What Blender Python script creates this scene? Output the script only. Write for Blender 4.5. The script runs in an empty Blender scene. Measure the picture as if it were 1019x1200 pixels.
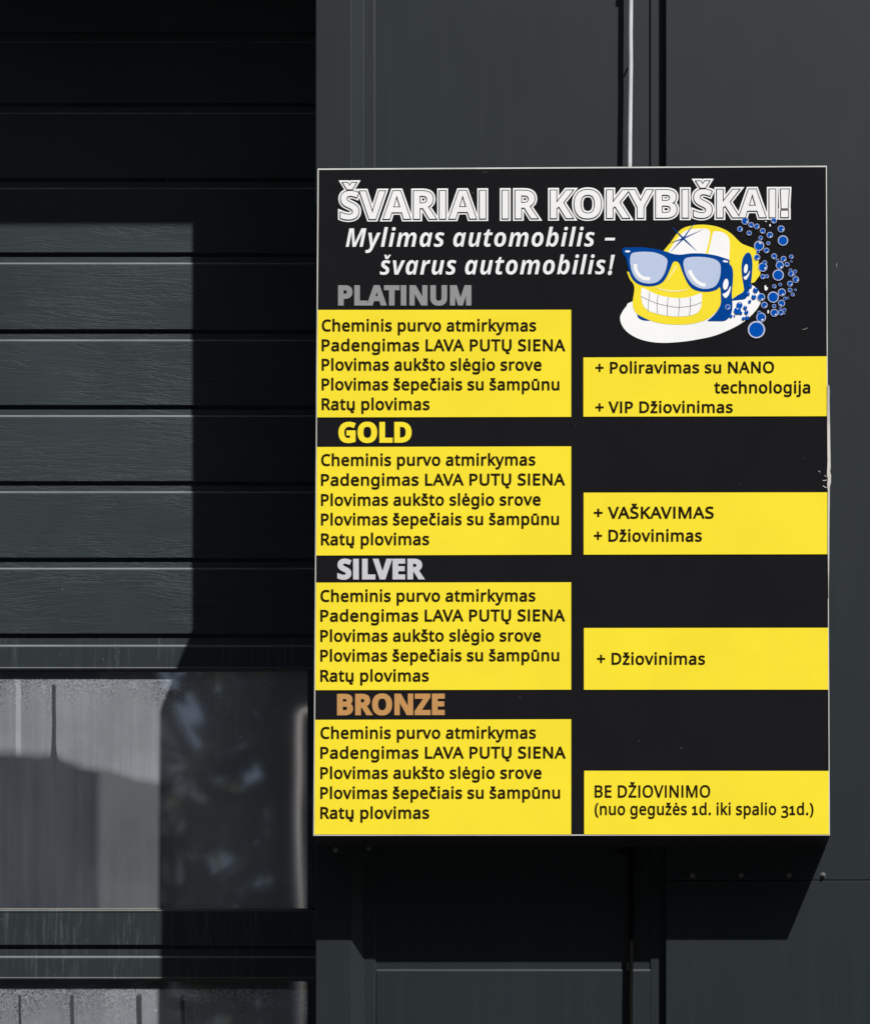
import bpy, bmesh, math, random
from mathutils import Vector
from mathutils.geometry import delaunay_2d_cdt

random.seed(7)
SC = bpy.context.scene
COL = SC.collection

# ------------------------------------------------------------------ camera, light, exposure
UNIT = 1.0 / 600.0          # metres per photograph pixel on the front of the sign
CX, CY = 700.0, 1780.0      # the point of the photograph straight ahead of the lens
Q = 60.0 / 78.0             # all depths below were first measured for a sun 78 deep; the sun is steeper
DIST = 7.283 * Q            # lens to sign front, metres
EYE = 1.60

cam_data = bpy.data.cameras.new('camera')
cam_data.sensor_fit = 'HORIZONTAL'
cam_data.sensor_width = 36.0
cam_data.lens = 36.0 * (DIST / UNIT) / 1019.0
cam_data.shift_x = (509.5 - CX) / 1019.0
cam_data.shift_y = (CY - 600.0) / 1019.0
cam_data.clip_end = 1000.0
cam = bpy.data.objects.new('camera', cam_data)
cam.location = (0.0, -DIST, EYE)
cam.rotation_euler = (math.radians(90), 0, 0)
COL.objects.link(cam)
SC.camera = cam

TO_SUN = Vector((46.0, -60.0, 110.0)).normalized()
SUN_EL = math.asin(TO_SUN.z)
SUN_AZ = math.atan2(TO_SUN.x, TO_SUN.y)

world = bpy.data.worlds.new('World')
SC.world = world
world.use_nodes = True
wn = world.node_tree.nodes
sky = wn.new('ShaderNodeTexSky')
sky.sky_type = 'NISHITA'
sky.sun_disc = False
sky.sun_elevation = SUN_EL
sky.sun_rotation = SUN_AZ
sky.dust_density = 2.0
world.node_tree.links.new(sky.outputs[0], wn['Background'].inputs[0])
wn['Background'].inputs[1].default_value = 0.05

sun_data = bpy.data.lights.new('sun', 'SUN')
sun_data.energy = 5.0
sun_data.angle = math.radians(0.5)
sun_data.color = (1.0, 0.985, 0.955)
sun = bpy.data.objects.new('sun', sun_data)
sun.rotation_euler = (-TO_SUN).to_track_quat('-Z', 'Y').to_euler()
sun.location = (6, -10, 14)
COL.objects.link(sun)

SC.view_settings.view_transform = 'Standard'
SC.view_settings.look = 'None'
SC.view_settings.exposure = 0.53
SC.view_settings.gamma = 1.0
SC.view_settings.use_curve_mapping = False


# ------------------------------------------------------------------ helpers
def W(X, Y, y):
    """The point at depth y behind which the photograph shows pixel X, Y."""
    f = (DIST + y) / DIST * UNIT
    return Vector(((X - CX) * f, y, EYE + (CY - Y) * f))


def zof(Y, y):
    return EYE + (CY - Y) * UNIT * (DIST + y) / DIST


def xof(X, y):
    return (X - CX) * UNIT * (DIST + y) / DIST


def mesh_obj(name, verts, faces, mat, parent=None, smooth=False):
    me = bpy.data.meshes.new(name)
    me.from_pydata([tuple(v) for v in verts], [], faces)
    me.update()
    if smooth:
        me.polygons.foreach_set('use_smooth', [True] * len(me.polygons))
    me.materials.append(mat)
    ob = bpy.data.objects.new(name, me)
    COL.objects.link(ob)
    if parent:
        ob.parent = parent
        ob.matrix_parent_inverse = parent.matrix_basis.inverted()
    return ob


class MB:
    def __init__(self):
        self.v, self.f = [], []

    def box(self, x0, x1, y0, y1, z0, z1):
        n = len(self.v)
        self.v += [(x0, y0, z0), (x1, y0, z0), (x1, y1, z0), (x0, y1, z0),
                   (x0, y0, z1), (x1, y0, z1), (x1, y1, z1), (x0, y1, z1)]
        for q in ((0, 3, 2, 1), (4, 5, 6, 7), (0, 1, 5, 4), (1, 2, 6, 5), (2, 3, 7, 6), (3, 0, 4, 7)):
            self.f.append(tuple(n + i for i in q))
        return self

    def extrude_x(self, prof, x0, x1):
        """A closed profile of (y, z) points swept from x0 to x1, capped."""
        n, k = len(self.v), len(prof)
        self.v += [(x0, y, z) for y, z in prof] + [(x1, y, z) for y, z in prof]
        for i in range(k):
            j = (i + 1) % k
            self.f.append((n + i, n + j, n + k + j, n + k + i))
        self.f.append(tuple(n + i for i in reversed(range(k))))
        self.f.append(tuple(n + k + i for i in range(k)))
        return self

    def extrude_z(self, prof, z0, z1):
        n, k = len(self.v), len(prof)
        self.v += [(x, y, z0) for x, y in prof] + [(x, y, z1) for x, y in prof]
        for i in range(k):
            j = (i + 1) % k
            self.f.append((n + i, n + j, n + k + j, n + k + i))
        self.f.append(tuple(n + i for i in reversed(range(k))))
        self.f.append(tuple(n + k + i for i in range(k)))
        return self

    def tube(self, pts, r, seg=14):
        n = len(self.v)
        rad = r if isinstance(r, (list, tuple)) else [r] * len(pts)
        pts = [Vector(p) for p in pts]
        ref = None
        for i, p in enumerate(pts):
            t = (pts[min(i + 1, len(pts) - 1)] - pts[max(i - 1, 0)]).normalized()
            if ref is None:
                ref = Vector((1, 0, 0)) if abs(t.x) < .8 else Vector((0, 1, 0))
            a = t.cross(ref).normalized()
            b = t.cross(a)
            for s in range(seg):
                w = 2 * math.pi * s / seg
                self.v.append(tuple(p + (a * math.cos(w) + b * math.sin(w)) * rad[i]))
        for i in range(len(pts) - 1):
            for s in range(seg):
                u = (s + 1) % seg
                self.f.append((n + i * seg + s, n + i * seg + u, n + (i + 1) * seg + u, n + (i + 1) * seg + s))
        self.f.append(tuple(n + s for s in reversed(range(seg))))
        e = n + (len(pts) - 1) * seg
        self.f.append(tuple(e + s for s in range(seg)))
        return self

    def build(self, name, mat, parent=None, smooth=False, bevel=0.0):
        ob = mesh_obj(name, self.v, self.f, mat, parent, smooth)
        bm = bmesh.new()
        bm.from_mesh(ob.data)
        bmesh.ops.recalc_face_normals(bm, faces=bm.faces)
        bm.to_mesh(ob.data)
        bm.free()
        if bevel:
            m = ob.modifiers.new('bevel', 'BEVEL')
            m.width = bevel
            m.segments = 2
            m.limit_method = 'ANGLE'
        return ob


def thing(name, label, cat, loc, group=None):
    o = bpy.data.objects.new(name, None)
    o.empty_display_size = .2
    COL.objects.link(o)
    o.location = loc
    o['label'] = label
    o['category'] = cat
    if group:
        o['group'] = group
    return o


# ------------------------------------------------------------------ materials
class NT:
    def __init__(self, name):
        self.m = bpy.data.materials.new(name)
        self.m.use_nodes = True
        self.t = self.m.node_tree
        self.b = self.t.nodes['Principled BSDF']
        self.out = self.t.nodes['Material Output']

    def n(self, kind, **kw):
        x = self.t.nodes.new(kind)
        for k, v in kw.items():
            setattr(x, k, v)
        return x

    def put(self, sock, val):
        if val is None:
            return
        if hasattr(val, 'is_output') or isinstance(val, bpy.types.NodeSocket):
            self.t.links.new(val, sock)
        else:
            sock.default_value = val

    def math(self, op, a, b=None, c=None, clamp=False):
        x = self.n('ShaderNodeMath', operation=op, use_clamp=clamp)
        self.put(x.inputs[0], a)
        self.put(x.inputs[1], b)
        self.put(x.inputs[2], c)
        return x.outputs[0]

    def pos(self):
        return self.n('ShaderNodeNewGeometry').outputs['Position']

    def xyz(self, v):
        s = self.n('ShaderNodeSeparateXYZ')
        self.put(s.inputs[0], v)
        return s.outputs

    def vec(self, x, y, z):
        s = self.n('ShaderNodeCombineXYZ')
        self.put(s.inputs[0], x)
        self.put(s.inputs[1], y)
        self.put(s.inputs[2], z)
        return s.outputs[0]

    def mul(self, v, k):
        s = self.n('ShaderNodeVectorMath', operation='MULTIPLY')
        self.put(s.inputs[0], v)
        s.inputs[1].default_value = k
        return s.outputs[0]

    def noise(self, v, scale, detail=4, rough=.55, dist=0.0):
        x = self.n('ShaderNodeTexNoise')
        self.put(x.inputs['Vector'], v)
        x.inputs['Scale'].default_value = scale
        x.inputs['Detail'].default_value = detail
        x.inputs['Roughness'].default_value = rough
        x.inputs['Distortion'].default_value = dist
        return x.outputs['Fac']

    def ramp(self, fac, lo, hi, a=0.0, b=1.0):
        x = self.n('ShaderNodeMapRange')
        x.clamp = True
        x.interpolation_type = 'SMOOTHSTEP'
        self.put(x.inputs['Value'], fac)
        self.put(x.inputs['From Min'], lo)
        self.put(x.inputs['From Max'], hi)
        self.put(x.inputs['To Min'], a)
        self.put(x.inputs['To Max'], b)
        return x.outputs['Result']

    def mix(self, fac, a, b):
        x = self.n('ShaderNodeMix', data_type='RGBA')
        self.put(x.inputs['Factor'], fac)
        self.put(x.inputs['A'] if False else x.inputs[6], a)
        self.put(x.inputs[7], b)
        return x.outputs[2]

    def specks(self, v, scale, size, keep):
        """Sparse little specks: 1 inside, 0 outside."""
        x = self.n('ShaderNodeTexVoronoi')
        self.put(x.inputs['Vector'], v)
        x.inputs['Scale'].default_value = scale
        near = self.math('LESS_THAN', x.outputs['Distance'], size)
        c = self.xyz(x.outputs['Color'])
        few = self.math('GREATER_THAN', c[0], keep)
        return self.math('MULTIPLY', near, few)

    def bump(self, h, strength, distance, normal=None):
        x = self.n('ShaderNodeBump')
        self.put(x.inputs['Height'], h)
        x.inputs['Strength'].default_value = strength
        x.inputs['Distance'].default_value = distance
        if normal is not None:
            self.put(x.inputs['Normal'], normal)
        return x.outputs[0]


def C(r, g, b):
    return (r, g, b, 1.0)


def srgb(r, g, b):
    f = lambda c: c / 12.92 if c <= .04045 else ((c + .055) / 1.055) ** 2.4
    return C(f(r / 255) / 1.17, f(g / 255) / 1.17, f(b / 255) / 1.17)   # paint, not its sunlit value


def mat_flat(name, col, rough=.5, spec=.3, metal=0.0, var=0.0):
    n = NT(name)
    n.b.inputs['Roughness'].default_value = rough
    n.b.inputs['Specular IOR Level'].default_value = spec
    n.b.inputs['Metallic'].default_value = metal
    p = n.pos()
    f = n.noise(p, 6.0, 5)
    k = max(var, .03)
    lo = C(*(c * (1 - k) for c in col[:3]))
    hi = C(*(min(1, c * (1 + k)) for c in col[:3]))
    n.put(n.b.inputs['Base Color'], n.mix(n.ramp(f, .3, .7), lo, hi))
    return n.m


def mat_sheet(name, col, rough=.42, dirt=.5):
    """Painted steel sheet: faint oil-canning, dust film, specks and scratches."""
    n = NT(name)
    p = n.pos()
    big = n.noise(p, 2.3, 3)
    streak = n.noise(n.mul(p, (42, 42, 1.6)), 1.0, 4)
    lo = C(*(c * .93 for c in col[:3]))
    hi = C(*(c * 1.07 for c in col[:3]))
    base = n.mix(n.ramp(big, .3, .7), lo, hi)
    dust = n.math('MULTIPLY', n.ramp(streak, .48, .75), dirt * .03)
    base = n.mix(dust, base, C(.20, .20, .19))
    sp = n.math('MAXIMUM', n.specks(p, 9, .022, .80), n.specks(n.mul(p, (40, 40, 9)), 1.0, .05, .93))
    base = n.mix(n.math('MULTIPLY', sp, .32), base, C(.35, .35, .34))
    n.put(n.b.inputs['Base Color'], base)
    n.b.inputs['Roughness'].default_value = rough
    n.b.inputs['Specular IOR Level'].default_value = .22
    n.put(n.b.inputs['Normal'], n.bump(n.noise(p, 1.4, 0), .5, .008))
    return n.m


def mat_woodgrain(name, col):
    """Door skin with a pressed wood-grain emboss."""
    n = NT(name)
    p = n.pos()
    wob = n.noise(n.mul(p, (2.2, 1, 5)), 1.0, 2)
    s = n.xyz(p)
    zz = n.math('ADD', s[2], n.math('MULTIPLY', n.math('SUBTRACT', wob, .5), .085))
    q = n.vec(s[0], s[1], zz)
    g1 = n.noise(n.mul(q, (9, 1, 125)), 1.0, 3, .6, .3)
    g2 = n.noise(n.mul(q, (15, 1, 210)), 1.0, 2, .6)
    area = n.ramp(n.noise(n.mul(p, (4, 1, 13)), 1.0, 2), .36, .62, .2, 1.0)
    line = n.ramp(n.math('ABSOLUTE', n.math('SUBTRACT', g1, .5)), 0.0, .05)
    h = n.math('ADD', n.math('MULTIPLY', line, area), n.math('MULTIPLY', g2, .5))
    n.put(n.b.inputs['Normal'], n.bump(h, .42, .0010))
    big = n.noise(p, 3.0, 4)
    lo = C(*(c * .85 for c in col[:3]))
    hi = C(*(c * 1.15 for c in col[:3]))
    base = n.mix(n.ramp(big, .3, .7), lo, hi)
    sp = n.specks(p, 22, .035, .88)
    base = n.mix(n.math('MULTIPLY', sp, .6), base, C(.4, .4, .38))
    n.put(n.b.inputs['Base Color'], base)
    n.b.inputs['Roughness'].default_value = .5
    n.b.inputs['Specular IOR Level'].default_value = .2
    return n.m


def mat_rail(name, col):
    """Smooth aluminium rail with dried drip marks."""
    n = NT(name)
    p = n.pos()
    a = n.noise(n.mul(p, (190, 1, 14)), 1.0, 4, .6)
    b = n.noise(n.mul(p, (16, 1, 3)), 1.0, 3)
    c = n.noise(n.mul(p, (420, 1, 130)), 1.0, 3)
    d = n.math('MULTIPLY', n.ramp(a, .45, .74), n.ramp(b, .35, .62))
    d = n.math('MULTIPLY', d, n.ramp(c, .35, .62, .35, 1.0))
    base = n.mix(n.math('MULTIPLY', d, .3), col, C(.16, .18, .18))
    sp = n.specks(n.mul(p, (120, 1, 70)), 1.0, .11, .93)
    base = n.mix(n.math('MULTIPLY', sp, .35), base, C(.3, .33, .33))
    n.put(n.b.inputs['Base Color'], base)
    n.b.inputs['Roughness'].default_value = .36
    n.b.inputs['Specular IOR Level'].default_value = .35
    return n.m


def mat_glass(name, y, top, edge, drips, pale):
    """Dirty window pane. Above the tide line it is fogged by condensation with run marks; below only dusty.
    top: photograph row of the pane top; edge: (X, Y) points of the tide line; drips: (X, half width, Y end)."""
    n = NT(name)
    p = n.pos()
    s = n.xyz(p)
    f = UNIT * (DIST + y) / DIST
    X = n.math('ADD', n.math('DIVIDE', s[0], f), CX)               # the pane's own coordinates, 1.8 mm steps
    Y = n.math('SUBTRACT', CY, n.math('DIVIDE', n.math('SUBTRACT', s[2], EYE), f))
    cur = n.n('ShaderNodeFloatCurve')
    cv = cur.mapping.curves[0]
    x0, x1 = -200.0, 400.0
    pts = [((a - x0) / (x1 - x0), (b - top) / 400.0) for a, b in edge]
    cv.points[0].location = pts[0]
    cv.points[1].location = pts[-1]
    for q in pts[1:-1]:
        cv.points.new(*q)
    cur.mapping.update()
    n.put(cur.inputs['Value'], n.math('DIVIDE', n.math('SUBTRACT', X, x0), x1 - x0))
    tide = n.math('ADD', n.math('MULTIPLY', cur.outputs[0], 400.0), top)
    wob = n.math('MULTIPLY', n.math('SUBTRACT', n.noise(p, 9, 3), .5), 16.0)
    over = n.math('SUBTRACT', n.math('ADD', tide, wob), Y)        # >0 above the tide line
    fog = n.ramp(over, -9.0, n.ramp(X, 190.0, 280.0, 13.0, 40.0))
    fine = n.noise(p, 650, 3, .7)
    vert = n.noise(n.mul(p, (75, 1, 3)), 1.0, 4)
    cloud = n.noise(p, 5.5, 4)
    fog = n.math('MULTIPLY', fog, n.ramp(n.math('SUBTRACT', Y, top), 8.5, 12.5))
    fog = n.math('MULTIPLY', fog, n.ramp(cloud, .25, .75, .78, 1.08))
    fog = n.math('MULTIPLY', fog, n.ramp(X, 40.0, 175.0, .93, 1.08))
    fog = n.math('MULTIPLY', fog, n.ramp(vert, .3, .7, .86, 1.0))
    fog = n.math('MULTIPLY', fog, n.ramp(X, 195.0, 340.0, 1.0, .95))
    # droplets thicken towards the top
    dz = n.math('SUBTRACT', Y, top)
    drop_zone = n.ramp(n.math('ADD', dz, n.math('MULTIPLY', n.math('SUBTRACT', n.noise(n.mul(p, (30, 1, 8)), 1.0, 3), .5), 110.0)), 2.0, 62.0, 1.0, 0.0)
    drops = n.n('ShaderNodeTexVoronoi')
    n.put(drops.inputs['Vector'], p)
    drops.inputs['Scale'].default_value = 330
    dv = n.xyz(drops.outputs['Color'])[0]
    grain = n.math('MULTIPLY', n.math('SUBTRACT', dv, .62), n.math('MULTIPLY', drop_zone, .85))
    for (dx, hw, ye, fl) in drips:
        wx = n.math('ADD', dx, n.math('MULTIPLY', n.math('SUBTRACT', n.noise(n.mul(p, (0, 0, 9)), 1.0, 2), .5), 3.0))
        d = n.math('ABSOLUTE', n.math('SUBTRACT', X, wx))
        flare = n.math('MULTIPLY', n.math('POWER', 2.718, n.math('DIVIDE', n.math('SUBTRACT', Y, ye), 9.0)), fl)
        run = n.ramp(n.math('SUBTRACT', d, flare), hw - .8, hw + .8, 1.0, 0.0)
        run = n.math('MULTIPLY', run, n.ramp(dz, 14.0, 20.0))
        fog = n.math('MULTIPLY', fog, n.math('SUBTRACT', 1.0, n.math('MULTIPLY', run, .88)))
    for (dx, hw, ye) in pale:
        d = n.math('ABSOLUTE', n.math('SUBTRACT', X, dx))
        run = n.math('MULTIPLY', n.ramp(d, hw - 1.2, hw + .8, 1.0, 0.0), n.ramp(n.math('SUBTRACT', ye, Y), -3.0, 8.0))
        fog = n.math('MULTIPLY', fog, n.math('ADD', 1.0, n.math('MULTIPLY', run, .55)))
    fog = n.math('MULTIPLY', fog, n.ramp(fine, .25, .75, .84, 1.12))
    fog = n.math('ADD', fog, n.math('MULTIPLY', grain, n.ramp(fog, .2, .6)), clamp=False)
    dust = n.math('MULTIPLY', n.ramp(n.noise(n.mul(p, (70, 1, 3)), 1.0, 5), .25, .8, .7, 1.0), .122)
    dust = n.math('MULTIPLY', dust, n.ramp(n.noise(n.mul(p, (9, 1, 3.2)), 1.0, 4), .3, .7, .72, 1.22))
    dust = n.math('ADD', dust, n.math('MULTIPLY', n.specks(p, 16, .045, .86), .9))
    if pale:                                                        # a half-dried zone from column 115 on, colour lifted on the shaded side
        wx = n.math('MULTIPLY', n.math('SUBTRACT', n.noise(n.mul(p, (0, 0, 4)), 1.0, 2), .5), 5.0)
        zone = n.math('MULTIPLY', n.ramp(n.math('ADD', X, wx), 109.0, 121.0), n.ramp(X, 182.0, 235.0, 1.0, 3.0))  # film painted paler past the shadow edge to brighten the shaded glass
        zone = n.math('MULTIPLY', zone, n.ramp(X, 270.0, 355.0, 1.0, .8))
        zone = n.math('MULTIPLY', zone, n.ramp(cloud, .3, .7, .8, 1.1))
        dust = n.math('ADD', dust, n.math('MULTIPLY', zone, .15))
    film = n.math('MAXIMUM', n.math('MULTIPLY', fog, FOG), dust)
    film = n.math('MINIMUM', n.math('MAXIMUM', film, 0.0), 1.0)
    base = n.mix(film, C(.012, .014, .019), C(.455, .475, .515))
    n.put(n.b.inputs['Base Color'], base)
    n.b.inputs['Roughness'].default_value = .028
    n.b.inputs['IOR'].default_value = 3.1
    n.put(n.b.inputs['Specular IOR Level'], .5)
    n.put(n.b.inputs['Normal'], n.bump(n.noise(p, 3.0, 1), .2, .003))
    return n.m


def mat_leaves(name, lo, hi, through, scale):
    """Leaves that let part of the sun through."""
    n = NT(name)
    col = n.mix(n.ramp(n.noise(n.pos(), scale, 4), .3, .7), lo, hi)
    n.put(n.b.inputs['Base Color'], col)
    n.b.inputs['Roughness'].default_value = .7
    t = n.n('ShaderNodeBsdfTranslucent')
    n.put(t.inputs['Color'], col)
    m = n.n('ShaderNodeMixShader')
    m.inputs[0].default_value = through
    n.t.links.new(n.b.outputs[0], m.inputs[1])
    n.t.links.new(t.outputs[0], m.inputs[2])
    n.t.links.new(m.outputs[0], n.out.inputs['Surface'])
    return n.m


FOG = .62
M = {}
M['sheet'] = mat_sheet('anthracite_sheet', C(.0142, .0194, .0226))
M['sheet_trim'] = mat_sheet('anthracite_flashing', C(.0154, .0202, .0230))
M['ledge'] = mat_flat('ledge_glint', C(.115, .122, .124), .5, .3, var=.2)  # pale colour standing in for the sun glint on upward rib faces
M['grain'] = mat_woodgrain('anthracite_woodgrain', C(.0235, .0315, .0350))
M['rail'] = mat_rail('anthracite_rail', C(.0215, .0285, .0305))
M['rubber'] = mat_flat('black_rubber', C(.008, .008, .009), .6, .3)
M['bead'] = mat_flat('dusty_bead', C(.16, .145, .125), .7, .3, var=.3)
M['vinyl_black'] = mat_flat('black_vinyl', C(.0098, .0092, .0108), .16, .3, var=.06)
M['vinyl_yellow'] = mat_flat('yellow_vinyl', C(.815, .655, .033), .22, .2, var=.022)
M['vinyl_white'] = mat_flat('white_vinyl', C(.75, .75, .76), .22, .2)
M['vinyl_core'] = mat_flat('grey_white_vinyl', C(.76, .76, .765), .22, .2)
M['vinyl_bright'] = mat_flat('bright_white_vinyl', C(.81, .81, .81), .22, .2)
M['ink'] = mat_flat('dark_ink', C(.014, .009, .004), .22, .2)
M['ink_line'] = mat_flat('black_outline_ink', C(.02, .015, .018), .22, .2)
M['grey_letters'] = mat_flat('grey_vinyl', srgb(146, 146, 148), .22, .2)
M['silver_letters'] = mat_flat('silver_vinyl', srgb(203, 203, 208), .22, .2)
M['bronze_letters'] = mat_flat('bronze_vinyl', srgb(196, 146, 90), .22, .2)
M['blue_vinyl'] = mat_flat('blue_vinyl', srgb(0, 66, 148), .22, .2)
M['bubble_blue'] = mat_flat('bubble_blue_vinyl', srgb(0, 80, 178), .22, .2)
M['lens_vinyl'] = mat_flat('pale_blue_vinyl', srgb(190, 203, 230), .22, .2)
M['ring_vinyl'] = mat_flat('lavender_vinyl', srgb(196, 202, 226), .22, .2)
M['cream_vinyl'] = mat_flat('cream_vinyl', srgb(252, 240, 175), .22, .2)
M['white_plastic'] = mat_flat('white_plastic', C(.52, .515, .50), .5, .3, var=.15)
M['worn_plastic'] = mat_flat('worn_plastic', C(.46, .44, .41), .6, .3, var=.35)
M['case_dark'] = mat_flat('dark_case', C(.022, .021, .02), .55, .3)
M['zinc'] = mat_flat('zinc', C(.10, .10, .10), .5, .35, 0.0, var=.25)
M['galv'] = mat_flat('grey_conduit_plastic', C(.46, .47, .48), .45, .4, var=.2)
M['cable'] = mat_flat('black_cable_sheath', C(.004, .0037, .0033), .8, .06, var=.5)
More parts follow.
